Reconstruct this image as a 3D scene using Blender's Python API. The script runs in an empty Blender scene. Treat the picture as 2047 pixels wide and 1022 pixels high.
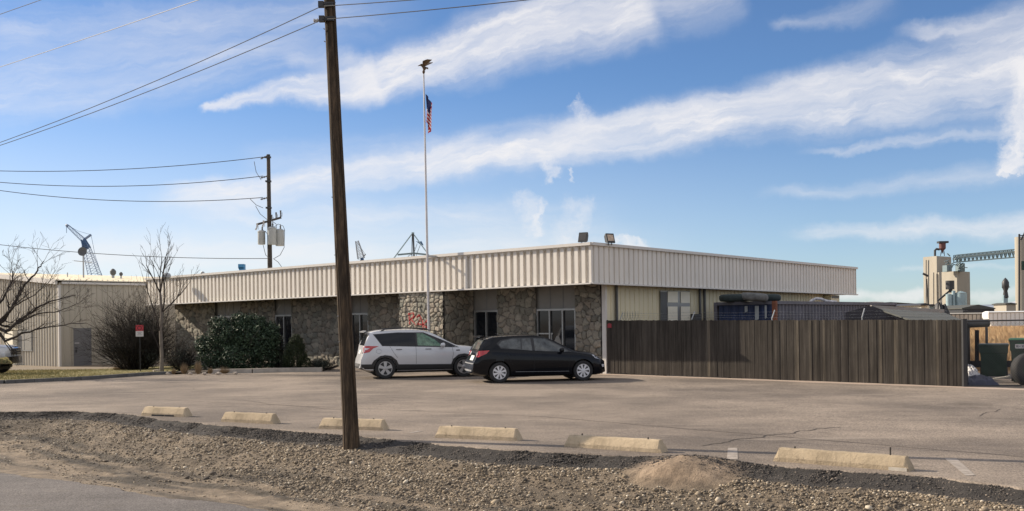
import bpy, bmesh, math, random
import numpy as np
from mathutils import Vector, Matrix
from mathutils.bvhtree import BVHTree
random.seed(7); rng = np.random.default_rng(7)
sc = bpy.context.scene
COL = sc.collection
# ------------------------------------------------------------------ camera model (photo pixels 2047 x 1022)
F = 2064.0; CU = 1023.5; HV = 642.1; EYE = 1.9; TH = math.radians(0.75)
CT, ST = math.cos(TH), math.sin(TH)
def P(u, v, D):
    "point at depth D on the line of sight of pixel (u, v)"
    a = (u-CU)/F*D; b = (HV-v)/F*D
    return Vector((CT*a+ST*b, D, -ST*a+CT*b+EYE))
def G(u, v, z=0.0):
    "the point of the level z seen at the pixel"
    a = (u-CU)/F; b = (HV-v)/F
    D = (z-EYE)/(-ST*a+CT*b)
    return P(u, v, D)
def X(u, D, z):
    a = (u-CU)/F*D
    return Vector(((a+ (z-EYE)*(-ST))/CT if False else (a - ST*(z-EYE))/CT, D, z))
def Z(u, v, D): return P(u, v, D).z
# ------------------------------------------------------------------ object bookkeeping
ROOTLOC = {}
def setp(o, label=None, cat=None, group=None, kind=None):
    if label: o['label'] = label
    if cat: o['category'] = cat
    if group: o['group'] = group
    if kind: o['kind'] = kind
    return o
def thing(name, label, cat, loc=(0, 0, 0), rotz=0.0, group=None):
    o = bpy.data.objects.new(name, None); COL.objects.link(o)
    o.location = loc; o.rotation_euler = (0, 0, rotz); o.empty_display_size = 0.2
    ROOTLOC[o.name] = Vector(loc)
    return setp(o, label, cat, group)
def rootloc(parent):
    p = parent
    while p.parent: p = p.parent
    return ROOTLOC.get(p.name, Vector((0, 0, 0)))
def unit(v):
    v = Vector(v); return v.normalized()
class MB:
    "collects shapes into one mesh"
    def __init__(s): s.v = []; s.f = []; s.m = []
    def add(s, vs, fs, mi=0):
        n = len(s.v); s.v += [tuple(p) for p in vs]; s.f += [tuple(i+n for i in f) for f in fs]; s.m += [mi]*len(fs); return s
    def box(s, c, size, rot=None, mi=0):
        hx, hy, hz = size[0]/2, size[1]/2, size[2]/2
        vs = [Vector((x, y, z)) for z in (-hz, hz) for y in (-hy, hy) for x in (-hx, hx)]
        if rot is not None: vs = [rot @ q for q in vs]
        c = Vector(c)
        return s.add([q+c for q in vs], [(0,2,3,1),(4,5,7,6),(0,1,5,4),(2,6,7,3),(0,4,6,2),(1,3,7,5)], mi)
    def bar(s, a, b, w, h=None, up=(0,0,1), mi=0):
        "box beam from a to b; w across, h along up"
        a = Vector(a); b = Vector(b); h = w if h is None else h
        d = (b-a).normalized(); u = Vector(up)
        if abs(d.dot(u)) > .95: u = Vector((0, 1, 0))
        x = d.cross(u).normalized()*w/2; y = x.cross(d).normalized()*h/2
        vs = [p+i*x+j*y for p in (a, b) for i, j in ((-1,-1),(1,-1),(1,1),(-1,1))]
        return s.add(vs, [(0,1,2,3),(7,6,5,4),(0,4,5,1),(1,5,6,2),(2,6,7,3),(3,7,4,0)], mi)
    def tube(s, pts, r, n=6, mi=0, cap=True):
        pts = [Vector(p) for p in pts]
        if not hasattr(r, '__len__'): r = [r]*len(pts)
        vs = []; fs = []
        pu = None
        for i, p in enumerate(pts):
            d = (pts[min(i+1, len(pts)-1)]-pts[max(i-1, 0)])
            if d.length < 1e-9: d = Vector((0,0,1))
            d.normalize()
            if pu is None:
                pu = d.orthogonal().normalized()
            pu = (pu - d*pu.dot(d))
            if pu.length < 1e-6: pu = d.orthogonal()
            pu.normalize(); w = d.cross(pu)
            for k in range(n):
                a = 2*math.pi*k/n
                vs.append(p + (pu*math.cos(a)+w*math.sin(a))*r[i])
        for i in range(len(pts)-1):
            for k in range(n):
                k2 = (k+1) % n
                fs.append((i*n+k, i*n+k2, (i+1)*n+k2, (i+1)*n+k))
        if cap and n > 2:
            fs.append(tuple(range(n-1, -1, -1))); fs.append(tuple((len(pts)-1)*n+k for k in range(n)))
        return s.add(vs, fs, mi)
    def lathe(s, prof, c=(0,0,0), axis='z', n=24, mi=0, caps=True):
        "prof: list of (radius, height)"
        vs = []; fs = []; c = Vector(c)
        for r, h in prof:
            for k in range(n):
                a = 2*math.pi*k/n; x, y = r*math.cos(a), r*math.sin(a)
                q = {'z': (x, y, h), 'y': (x, h, y), 'x': (h, x, y)}[axis]
                vs.append(Vector(q)+c)
        for i in range(len(prof)-1):
            for k in range(n):
                k2 = (k+1) % n
                f = (i*n+k, i*n+k2, (i+1)*n+k2, (i+1)*n+k)
                fs.append(f if axis != 'y' else f[::-1])
        if caps and prof[0][0] > 1e-6: fs.append(tuple(range(n-1, -1, -1)))
        if caps and prof[-1][0] > 1e-6: fs.append(tuple((len(prof)-1)*n+k for k in range(n)))
        return s.add(vs, fs, mi)
    def prism(s, poly, o, ex, ey, ez, h, mi=0):
        "polygon in the frame (ex, ey) at o, extruded along ez by h"
        o = Vector(o); ex = Vector(ex); ey = Vector(ey); ez = Vector(ez); n = len(poly)
        a = [o+ex*x+ey*y for x, y in poly]; b = [q+ez*h for q in a]
        fs = [tuple(range(n-1, -1, -1)), tuple(range(n, 2*n))]+[(i, (i+1) % n, n+(i+1) % n, n+i) for i in range(n)]
        return s.add(a+b, fs, mi)
    def build(s, name, mat, parent=None, smooth=False, **kw):
        me = bpy.data.meshes.new(name)
        off = rootloc(parent) if parent is not None else Vector((0, 0, 0))
        loc = kw.pop('origin', None)
        if parent is None and loc is not None: off = Vector(loc)
        me.from_pydata([(x-off.x, y-off.y, z-off.z) for x, y, z in s.v], [], s.f)
        mats = mat if isinstance(mat, (list, tuple)) else [mat]
        for m in mats: me.materials.append(m)
        if len(mats) > 1: me.polygons.foreach_set('material_index', s.m)
        me.update()
        bm = bmesh.new(); bm.from_mesh(me); bmesh.ops.recalc_face_normals(bm, faces=bm.faces); bm.to_mesh(me); bm.free()
        if smooth:
            me.shade_smooth(); me.set_sharp_from_angle(angle=math.radians(38))
        o = bpy.data.objects.new(name, me); COL.objects.link(o)
        if parent is not None: o.parent = parent
        else:
            o.location = off; ROOTLOC[o.name] = Vector(off)
        return setp(o, **kw)
def npmesh(name, V, Fq, mat, parent=None, smooth=False, cols=None, uv=None, **kw):
    "mesh from numpy arrays (all faces of the same size)"
    me = bpy.data.meshes.new(name); V = np.asarray(V, dtype=np.float64); Fq = np.asarray(Fq, dtype=np.int32)
    if parent is not None:
        off = rootloc(parent); V = V - np.array(off)
    n, k = Fq.shape
    me.vertices.add(len(V)); me.vertices.foreach_set('co', V.astype(np.float32).ravel())
    me.loops.add(n*k); me.loops.foreach_set('vertex_index', Fq.ravel())
    me.polygons.add(n); me.polygons.foreach_set('loop_start', np.arange(0, n*k, k, dtype=np.int32))
    try: me.polygons.foreach_set('loop_total', np.full(n, k, dtype=np.int32))
    except Exception: pass
    if cols is not None:
        a = me.color_attributes.new('Col', 'FLOAT_COLOR', 'POINT')
        c = np.ones((len(V), 4), np.float32); c[:, :cols.shape[1]] = cols; a.data.foreach_set('color', c.ravel())
    me.update(calc_edges=True); me.validate()
    if uv is not None:
        l = me.uv_layers.new(name='UVMap'); l.data.foreach_set('uv', np.asarray(uv, np.float32)[Fq.ravel()].ravel())
    me.materials.append(mat)
    if smooth: me.shade_smooth()
    o = bpy.data.objects.new(name, me); COL.objects.link(o)
    if parent is not None: o.parent = parent
    return setp(o, **kw)
def copy_tree(o, parent=None):
    c = o.copy(); COL.objects.link(c); c.parent = parent
    for ch in [x for x in COL.objects if x.parent == o]: copy_tree(ch, c)
    return c
# ------------------------------------------------------------------ numpy noise
def _h(i, j, k=0):
    n = (i.astype(np.int64)*374761393 + j.astype(np.int64)*668265263 + k*1274126177) & 0x7fffffff
    n = ((n ^ (n >> 13))*1274126177) & 0x7fffffff
    return ((n ^ (n >> 16)) & 0xffff)/65535.0
def vnoise(x, y, k=0):
    xi = np.floor(x); yi = np.floor(y); fx = x-xi; fy = y-yi
    fx = fx*fx*(3-2*fx); fy = fy*fy*(3-2*fy)
    a = _h(xi, yi, k); b = _h(xi+1, yi, k); c = _h(xi, yi+1, k); d = _h(xi+1, yi+1, k)
    return (a*(1-fx)+b*fx)*(1-fy)+(c*(1-fx)+d*fx)*fy
def fbm(x, y, oct=4, k=0):
    s = 0; a = .5; t = 0
    for o in range(oct):
        s = s+a*vnoise(x*2**o, y*2**o, k+o*17); t += a; a *= .5
    return s/t
def voro(x, y, k=0):
    "distance to nearest cell, second nearest, id"
    xi = np.floor(x); yi = np.floor(y)
    d1 = np.full(x.shape, 9.); d2 = np.full(x.shape, 9.); idn = np.zeros(x.shape)
    for di in (-1, 0, 1):
        for dj in (-1, 0, 1):
            cx = xi+di; cy = yi+dj
            px = cx+.12+.76*_h(cx, cy, k+1); py = cy+.12+.76*_h(cx, cy, k+2)
            d = np.hypot(x-px, y-py); r = _h(cx, cy, k+3)
            near = d < d1
            d2 = np.where(near, d1, np.minimum(d2, d)); idn = np.where(near, r, idn); d1 = np.where(near, d, d1)
    return d1, d2, idn
# ------------------------------------------------------------------ materials
class NT:
    def __init__(s, name):
        s.m = bpy.data.materials.new(name); s.m.use_nodes = True; s.t = s.m.node_tree; s.n = s.t.nodes
        s.b = s.n['Principled BSDF']
    def node(s, t, **k):
        n = s.n.new(t)
        for a, b in k.items(): setattr(n, a, b)
        return n
    def link(s, a, b): s.t.links.new(a, b)
    def coord(s, scale=(1, 1, 1), out='Object', rot=(0,0,0)):
        c = s.node('ShaderNodeTexCoord'); m = s.node('ShaderNodeMapping')
        m.inputs['Scale'].default_value = scale; m.inputs['Rotation'].default_value = rot
        s.link(c.outputs[out], m.inputs['Vector']); return m.outputs[0]
    def noise(s, vec, scale, detail=4, rough=.6, out='Fac', dist=0):
        n = s.node('ShaderNodeTexNoise'); n.inputs['Scale'].default_value = scale; n.inputs['Detail'].default_value = detail
        n.inputs['Roughness'].default_value = rough; n.inputs['Distortion'].default_value = dist
        if vec is not None: s.link(vec, n.inputs['Vector'])
        return n.outputs[out]
    def ramp(s, fac, stops, interp='LINEAR'):
        r = s.node('ShaderNodeValToRGB'); r.color_ramp.interpolation = interp
        e = r.color_ramp.elements
        while len(e) < len(stops): e.new(.5)
        for i, (p, c) in enumerate(stops):
            e[i].position = p; c = (c, c, c) if not hasattr(c, '__len__') else c
            e[i].color = (c[0], c[1], c[2], 1)
        s.link(fac, r.inputs[0]); return r.outputs[0]
    def mix(s, fac, a, b, mode='MIX'):
        m = s.node('ShaderNodeMix', data_type='RGBA', blend_type=mode)
        for i, q in ((0, fac), (6, a), (7, b)):
            if hasattr(q, 'node'): s.link(q, m.inputs[i])
            elif i == 0: m.inputs[0].default_value = q
            else: m.inputs[i].default_value = (q[0], q[1], q[2], 1) if hasattr(q, '__len__') else (q, q, q, 1)
        return m.outputs[2]
    def math(s, op, a, b=0.0, c=None, clamp=False):
        m = s.node('ShaderNodeMath', operation=op, use_clamp=clamp)
        for i, q in enumerate((a, b, c)):
            if q is None: continue
            if hasattr(q, 'node'): s.link(q, m.inputs[i])
            else: m.inputs[i].default_value = q
        return m.outputs[0]
    def bump(s, h, strength=.5, dist=.01):
        b = s.node('ShaderNodeBump'); b.inputs['Strength'].default_value = strength; b.inputs['Distance'].default_value = dist
        s.link(h, b.inputs['Height']); s.link(b.outputs[0], s.b.inputs['Normal']); return b
    def color(s, c):
        if hasattr(c, 'node'): s.link(c, s.b.inputs['Base Color'])
        else: s.b.inputs['Base Color'].default_value = (*c, 1)
    def set(s, rough=.6, metal=0., coat=0., spec=.5):
        s.b.inputs['Roughness'].default_value = rough; s.b.inputs['Metallic'].default_value = metal
        s.b.inputs['Coat Weight'].default_value = coat; s.b.inputs['Coat Roughness'].default_value = .04
        s.b.inputs['Specular IOR Level'].default_value = spec
        return s
def M(name, c, rough=.6, metal=0., coat=0., var=.15, scale=3., stretch=(1,1,1), bump=0., bscale=40., island=0., spec=.5):
    t = NT(name).set(rough, metal, coat, spec)
    vec = t.coord(stretch)
    f = t.noise(vec, scale, 5, .65)
    k = t.ramp(f, [(.3, 1-var), (.7, 1+var)])
    col = t.mix(1., c, k, 'MULTIPLY')
    if island:
        g = t.node('ShaderNodeNewGeometry')
        k2 = t.ramp(g.outputs['Random Per Island'], [(0, 1-island), (1, 1+island)])
        col = t.mix(1., col, k2, 'MULTIPLY')
    t.color(col)
    if bump:
        t.bump(t.noise(t.coord(stretch), bscale, 4, .7), bump, .01)
    return t.m
MT = {}
MT['fascia'] = M('fascia_metal', (.70, .655, .59), .45, var=.07, scale=1.6, stretch=(1,1,.25), bump=.3, bscale=1.6)
MT['cream'] = M('cream_metal', (.74, .66, .46), .5, var=.07, scale=.9, stretch=(1,1,.3))
MT['ware'] = M('warehouse_metal', (.47, .43, .355), .5, var=.08, scale=.8, stretch=(1,1,.3))
MT['roofm'] = M('roof_metal', (.80, .73, .58), .45, var=.06)
MT['trim'] = M('trim_metal', (.62, .59, .55), .45, var=.05)
MT['panel'] = M('painted_panel', (.22, .21, .19), .6, var=.06)
MT['frame'] = M('window_frame', (.33, .33, .32), .4, metal=.5, var=.05)
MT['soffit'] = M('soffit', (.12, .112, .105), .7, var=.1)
MT['glassd'] = M('dark_glass', (.008, .010, .014), .06, var=.2, spec=.4)
MT['glasst'] = M('side_glass', (.085, .092, .092), .04, var=.6, scale=5, spec=.6)
MT['glassg'] = M('green_lit_glass', (.09, .17, .11), .05, var=.6, scale=9, spec=.8)  # green light seen through the window is put into the glass colour
MT['blk'] = M('black_rubber', (.018, .018, .019), .75, var=.2)
MT['blkp'] = M('black_plastic', (.022, .022, .024), .5, var=.15)
MT['hubd'] = M('dark_hub', (.02, .02, .022), .6)
MT['alloy'] = M('alloy', (.42, .42, .43), .32, metal=.7, var=.08)
MT['hubcap'] = M('hubcap_silver', (.66, .66, .68), .35, metal=.25, var=.06)
MT['chrome'] = M('chrome', (.75, .75, .77), .12, metal=1., var=.03)
MT['paintw'] = M('silver_white_paint', (.58, .585, .60), .32, metal=.05, coat=.8, var=.03)
MT['paintk'] = M('black_paint', (.004, .005, .008), .25, coat=.35, var=.1, spec=.1)
MT['paintt'] = M('grey_truck_paint', (.45, .46, .49), .3, metal=.3, coat=.8, var=.03)
MT['red'] = M('red_lens', (.45, .012, .015), .12, coat=1., var=.2)
MT['lens'] = M('clear_lens', (.62, .62, .64), .1, coat=1., var=.2)
MT['plate'] = M('number_plate', (.68, .70, .68), .4, var=.1, scale=30)
MT['seam'] = M('seam_dark', (.012, .012, .013), .8, var=.05)
MT['seamg'] = M('seam_grey', (.16, .165, .175), .7, var=.05)
MT['signred'] = M('sign_red', (.50, .035, .05), .4, var=.1)
MT['signdk'] = M('sign_dark_red', (.10, .012, .02), .4, var=.1)
MT['signwh'] = M('sign_white', (.62, .60, .60), .45, var=.06)
MT['signgr'] = M('sign_grey', (.2, .2, .22), .5, var=.05)
MT['steel'] = M('galvanised', (.42, .43, .43), .4, metal=.6, var=.15)
MT['dsteel'] = M('dark_steel', (.05, .05, .052), .5, metal=.3, var=.2)
MT['gsteel'] = M('grey_equipment', (.36, .38, .385), .45, var=.08)
MT['wire'] = M('wire_black', (.02, .02, .022), .6, var=.1)
MT['wirel'] = M('wire_bright', (.75, .76, .78), .4, var=.05)
MT['pole2'] = M('far_pole_wood', (.055, .045, .038), .85, var=.3, scale=4, stretch=(1,1,.1))
MT['porc'] = M('porcelain', (.42, .40, .38), .25, var=.15)
MT['flagpole'] = M('flagpole_paint', (.52, .50, .50), .35, metal=.3, var=.1)
MT['bronze'] = M('eagle_bronze', (.10, .065, .04), .4, metal=.6, var=.3)
MT['cblue'] = M('container_blue', (.014, .028, .085), .5, var=.35, scale=1.5)
MT['cgrey'] = M('container_faded_blue', (.115, .112, .135), .6, var=.3, scale=1.5)
MT['rust'] = M('rust', (.20, .07, .035), .8, var=.4, scale=8)
MT['green'] = M('bin_green', (.004, .030, .019), .4, var=.2)
MT['greenl'] = M('bin_lid_green', (.014, .10, .048), .4, var=.15)
MT['rubber2'] = M('old_tyre', (.022, .034, .034), .75, var=.4, scale=5)
MT['tyreg'] = M('dusty_tyre', (.15, .15, .145), .85, var=.4, scale=5)
MT['board'] = M('pale_board', (.90, .84, .68), .5, var=.05)
MT['shroof'] = M('shed_roof', (.075, .078, .070), .85, var=.15, scale=1.)
MT['shedge'] = M('shed_edge', (.33, .30, .27), .7, var=.1)
MT['darkin'] = M('dark_tarp', (.012, .012, .016), .95, var=.3, spec=.05)
MT['conc'] = M('elevator_concrete', (.38, .35, .29), .85, var=.12, scale=.12, stretch=(1,1,.25))
MT['concd'] = M('pilaster_concrete', (.33, .31, .27), .85, var=.1, scale=.12)  # slightly darker concrete, used for the pilasters
MT['tealm'] = M('teal_steel', (.17, .23, .25), .6, var=.2)
MT['redst'] = M('oxide_red_steel', (.12, .045, .04), .6, var=.3)
MT['silo'] = M('silo_steel', (.30, .40, .43), .45, metal=.3, var=.2, scale=.3)
MT['hopper'] = M('hopper_white', (.80, .80, .78), .5, var=.06)
MT['hopperg'] = M('hopper_tan', (.46, .42, .36), .6, var=.15)
MT['craneb'] = M('crane_blue', (.06, .13, .26), .5, var=.1)
MT['cranel'] = M('crane_pale', (.22, .30, .43), .5, var=.15)
MT['bluet'] = M('blue_machine', (.03, .17, .36), .5, var=.2)
MT['planter'] = M('planter_concrete', (.40, .36, .31), .9, var=.2, bump=.4)
MT['rock'] = M('rock', (.36, .31, .26), .9, var=.35, scale=6, bump=.6)
MT['white'] = M('white_debris', (.62, .60, .60), .7, var=.4, scale=9)
MT['tarp'] = M('blue_grey_tarp', (.045, .05, .085), .55, var=.4, scale=4)
MT['lumber'] = M('lumber', (.55, .50, .42), .8, var=.2, scale=6)
MT['redp'] = M('red_plate', (.28, .02, .03), .5, var=.1)
MT['lampg'] = M('lamp_glass', (.55, .42, .30), .15, var=.3, scale=12)
MT['conduit'] = M('conduit', (.10, .10, .10), .5, var=.1)
MT['kerb'] = M('kerb_concrete', (.13, .125, .12), .9, var=.3, scale=3, bump=.4)
def attr_mat(name, rough=.85, bump=.5, bscale=60, mul=1.):
    t = NT(name).set(rough); a = t.node('ShaderNodeVertexColor', layer_name='Col')
    k = t.ramp(t.noise(t.coord(), bscale*.6, 5, .7), [(.25, .7*mul), (.75, 1.25*mul)])
    t.color(t.mix(1., a.outputs[0], k, 'MULTIPLY')); t.bump(t.noise(t.coord(), bscale, 4, .75), bump, .012)
    return t.m
MT['stone'] = attr_mat('rubble_stone', .88, .6, 28)
MT['gravelbed'] = attr_mat('gravel_bed', .95, 1., 38)
for n_ in MT['gravelbed'].node_tree.nodes:
    if n_.type == 'BUMP': n_.inputs['Distance'].default_value = .04
# ------------------------------------------------------------------ camera, light, sky
cam = bpy.data.cameras.new('camera'); co = bpy.data.objects.new('camera', cam); COL.objects.link(co)
cam.sensor_width = 36; cam.lens = F/2047*36; cam.shift_y = (HV-511)/2047; cam.clip_end = 60000; cam.clip_start = .1
co.matrix_world = Matrix(((CT, ST, 0, 0), (0, 0, -1, 0), (-ST, CT, 0, EYE), (0, 0, 0, 1)))
sc.camera = co
AZ = math.atan2(-.9198, .3923); EL = math.radians(26.3)
S = Vector((math.sin(AZ)*math.cos(EL), math.cos(AZ)*math.cos(EL), math.sin(EL)))
sun = bpy.data.lights.new('sun', 'SUN'); sun.energy = 5.0; sun.angle = math.radians(.5); sun.color = (1, .87, .70)
so = bpy.data.objects.new('sun', sun); COL.objects.link(so); so.rotation_euler = S.to_track_quat('Z', 'Y').to_euler(); so.location = (-30, 20, 40)
sc.view_settings.view_transform = 'Standard'; sc.view_settings.look = 'None'; sc.view_settings.gamma = 1
sc.view_settings.exposure = .45
sc.cycles.max_bounces = 6; sc.cycles.diffuse_bounces = 3; sc.cycles.glossy_bounces = 3; sc.cycles.caustics_reflective = False; sc.cycles.caustics_refractive = False
w = bpy.data.worlds.new('World'); sc.world = w; w.use_nodes = True
wt = w.node_tree; wn = wt.nodes; wn.clear()
class WN(NT):
    def __init__(s): s.t = wt; s.n = wn
W = WN()
sky = W.node('ShaderNodeTexSky', sky_type='NISHITA', sun_disc=False, sun_elevation=EL, sun_rotation=AZ)
sky.altitude = 1500; sky.air_density = 1.0; sky.dust_density = 0.6; sky.ozone_density = 1.5
tc = W.node('ShaderNodeTexCoord'); sx = W.node('ShaderNodeSeparateXYZ'); W.link(tc.outputs['Generated'], sx.inputs[0])
az = W.math('ARCTAN2', sx.outputs[0], sx.outputs[1])
hyp = W.math('SQRT', W.math('ADD', W.math('MULTIPLY', sx.outputs[0], sx.outputs[0]), W.math('MULTIPLY', sx.outputs[1], sx.outputs[1])))
el = W.math('ARCTAN2', sx.outputs[2], hyp)
cmb = W.node('ShaderNodeCombineXYZ'); W.link(az, cmb.inputs[0]); W.link(el, cmb.inputs[1])
AE = cmb.outputs[0]
def ae(u, v):
    a = math.atan((u-CU)/F); h = HV-math.tan(TH)*(u-CU)
    return a, math.atan((h-v)/F*math.cos(a))
# turbulence used to fray the edges
tn = W.noise(AE, 14., 5, .5, 'Color'); tv = W.node('ShaderNodeVectorMath', operation='SUBTRACT'); W.link(tn, tv.inputs[0]); tv.inputs[1].default_value = (.5, .5, .5)
tvs = W.node('ShaderNodeVectorMath', operation='SCALE'); W.link(tv.outputs[0], tvs.inputs[0]); tvs.inputs['Scale'].default_value = .028
t2 = W.noise(AE, 34., 7, .66, 'Color'); t2b = W.node('ShaderNodeVectorMath', operation='SUBTRACT'); W.link(t2, t2b.inputs[0]); t2b.inputs[1].default_value = (.5, .5, .5)
t2s = W.node('ShaderNodeVectorMath', operation='SCALE'); W.link(t2b.outputs[0], t2s.inputs[0]); t2s.inputs['Scale'].default_value = .016
t2a = W.node('ShaderNodeVectorMath', operation='ADD'); W.link(AE, t2a.inputs[0]); W.link(t2s.outputs[0], t2a.inputs[1])
tva = W.node('ShaderNodeVectorMath', operation='ADD'); W.link(t2a.outputs[0], tva.inputs[0]); W.link(tvs.outputs[0], tva.inputs[1])
AEt = tva.outputs[0]
def band(A, B, wa, wb, dens, soft=1., up=1., dn=1., start=.05, end=.05, fine=1., seed=0., base=AEt, str_=(4., 24.), cr=.6):
    "a drawn-out streak of cloud from direction A to direction B; wa, wb half widths in photo pixels"
    a = ae(*A); b = ae(*B); L = math.hypot(b[0]-a[0], b[1]-a[1]); ang = math.atan2(b[1]-a[1], b[0]-a[0])
    sub = W.node('ShaderNodeVectorMath', operation='SUBTRACT'); W.link(base, sub.inputs[0]); sub.inputs[1].default_value = (a[0], a[1], 0)
    rot = W.node('ShaderNodeVectorRotate', rotation_type='Z_AXIS'); rot.inputs['Angle'].default_value = -ang; W.link(sub.outputs[0], rot.inputs['Vector'])
    sp = W.node('ShaderNodeSeparateXYZ'); W.link(rot.outputs[0], sp.inputs[0])
    s = W.math('DIVIDE', sp.outputs[0], L)
    wd = W.math('MULTIPLY_ADD', W.math('MINIMUM', W.math('MAXIMUM', s, 0.), 1.4), (wb-wa)/F, wa/F)
    r = W.math('DIVIDE', sp.outputs[1], wd)
    # asymmetric falloff
    rp = W.math('DIVIDE', W.math('MAXIMUM', r, 0.), up); rn = W.math('DIVIDE', W.math('MAXIMUM', W.math('MULTIPLY', r, -1.), 0.), dn)
    rr = W.math('ADD', rp, rn)
    m = W.node('ShaderNodeMapRange', interpolation_type='SMOOTHSTEP'); W.link(rr, m.inputs[0])
    m.inputs[1].default_value = 1.; m.inputs[2].default_value = max(0., 1-soft); m.inputs[3].default_value = 0; m.inputs[4].default_value = 1
    e1 = W.node('ShaderNodeMapRange', interpolation_type='SMOOTHSTEP'); W.link(s, e1.inputs[0]); e1.inputs[1].default_value = 0; e1.inputs[2].default_value = start
    e2 = W.node('ShaderNodeMapRange', interpolation_type='SMOOTHSTEP'); W.link(s, e2.inputs[0]); e2.inputs[1].default_value = 1+end; e2.inputs[2].default_value = 1
    mp = W.node('ShaderNodeMapping'); mp.inputs['Scale'].default_value = (str_[0], str_[1], 1); mp.inputs['Location'].default_value = (seed, seed*1.7, seed)
    W.link(rot.outputs[0], mp.inputs[0])
    n = W.noise(mp.outputs[0], 2.2, 7, .58)
    nm = W.node('ShaderNodeMapRange'); W.link(n, nm.inputs[0]); nm.inputs[1].default_value = .5-.28*1/max(fine,.2); nm.inputs[2].default_value = .62; nm.inputs[3].default_value = 0.0; nm.inputs[4].default_value = 1.
    n9 = W.noise(mp.outputs[0], 9., 5, .6); q9 = W.node('ShaderNodeMapRange'); W.link(n9, q9.inputs[0]); q9.inputs[1].default_value = .32; q9.inputs[2].default_value = .6; q9.inputs[3].default_value = .80; q9.inputs[4].default_value = 1.
    # the core is solid, the rim takes the streaks
    core = W.math('MULTIPLY', m.outputs[0], m.outputs[0])
    q = W.math('MULTIPLY', m.outputs[0], W.math('MAXIMUM', nm.outputs[0], W.math('MULTIPLY', core, cr)))
    q = W.math('MULTIPLY', q, q9.outputs[0]); q = W.math('MULTIPLY', W.math('MULTIPLY', q, e1.outputs[0]), W.math('MULTIPLY', e2.outputs[0], dens), clamp=True)
    return q
CL = []
#              A            B          wa  wb  dens
CL.append(band((400, 218), (760, 150), 10, 62, .95, .8, seed=1))
CL.append(band((640, 180), (1290, -5), 52, 110, 1.0, .85, start=.18, seed=2, cr=.62))
CL.append(band((860, 120), (1480, -40), 60, 90, .45, 1., seed=3, start=.3))
CL.append(band((290, 405), (1100, 285), 34, 66, 1.0, .9, seed=4, start=.12, end=.2))
CL.append(band((1000, 295), (2100, 118), 46, 108, .95, .75, seed=5, start=.2, cr=.66))
CL.append(band((1040, 262), (1700, 165), 22, 36, .55, 1., seed=6, start=.3, end=.2))
CL.append(band((1580, 305), (2080, 243), 10, 20, .6, .9, seed=7, start=.3))
CL.append(band((1780, 75), (2090, 35), 14, 55, .6, 1., seed=8, start=.2))
CL.append(band((1540, 60), (1750, 12), 14, 40, .35, 1., seed=9, start=.2, end=.3))
CL.append(band((1500, 395), (2100, 330), 18, 40, .34, 1., seed=10, start=.2))
CL.append(band((1560, 470), (2100, 448), 22, 34, .62, .9, seed=11, start=.15))
CL.append(band((250, 420), (1000, 440), 60, 60, .5, 1., seed=12, start=.3, end=.4))
CL.append(band((-40, 500), (1100, 500), 70, 60, .72, 1., seed=13, start=.2, end=.3, str_=(2., 12.)))
CL.append(band((-80, 190), (520, 110), 95, 75, .55, 1., seed=14, start=.1, end=.4))
CL.append(band((-60, 60), (640, 30), 70, 80, .42, 1., seed=15, start=.1, end=.4))
CL.append(band((560, 130), (700, 110), 22, 22, .5, 1., seed=16, start=.2, end=.3))
CL.append(band((460, 320), (900, 300), 50, 60, .35, 1., seed=17, start=.2, end=.3))
CL.append(band((1640, 598), (2100, 590), 16, 16, .7, .9, seed=18, start=.1, str_=(8., 16.)))
CL.append(band((1770, 540), (2060, 534), 9, 10, .3, 1., seed=19, start=.2, str_=(6., 16.)))
t2c = W.node('ShaderNodeVectorMath', operation='SCALE'); W.link(t2b.outputs[0], t2c.inputs[0]); t2c.inputs['Scale'].default_value = .034
t2d = W.node('ShaderNodeVectorMath', operation='ADD'); W.link(AEt, t2d.inputs[0]); W.link(t2c.outputs[0], t2d.inputs[1])
puf = dict(str_=(22., 22.), base=t2d.outputs[0])
CL.append(band((2075, 110), (2030, 345), 58, 38, .92, .85, seed=20, start=.08, end=.02, fine=.5, **puf))
CL.append(band((2060, 300), (2010, 350), 26, 12, .7, .5, seed=29, start=.1, end=.1, **puf))
CL.append(band((1148, 190), (1180, 235), 24, 34, .55, 1., seed=21, start=.2, end=.3, **puf))
CL.append(band((1090, 300), (1105, 355), 32, 22, .6, 1., seed=22, start=.2, end=.2, **puf))
CL.append(band((1142, 320), (1150, 350), 10, 8, .6, .9, seed=23, start=.2, end=.3, **puf))
CL.append(band((1042, 375), (1080, 465), 34, 26, .62, 1., seed=24, start=.2, end=.15, **puf))
CL.append(band((1090, 385), (1075, 440), 12, 12, .6, .8, seed=25, start=.2, end=.15, **puf))
CL.append(band((1160, 380), (1130, 500), 30, 34, .5, 1., seed=26, start=.2, end=.3, **puf))
CL.append(band((1225, 490), (1275, 488), 22, 22, .95, .6, seed=27, start=.3, end=.4, **puf))
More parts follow.
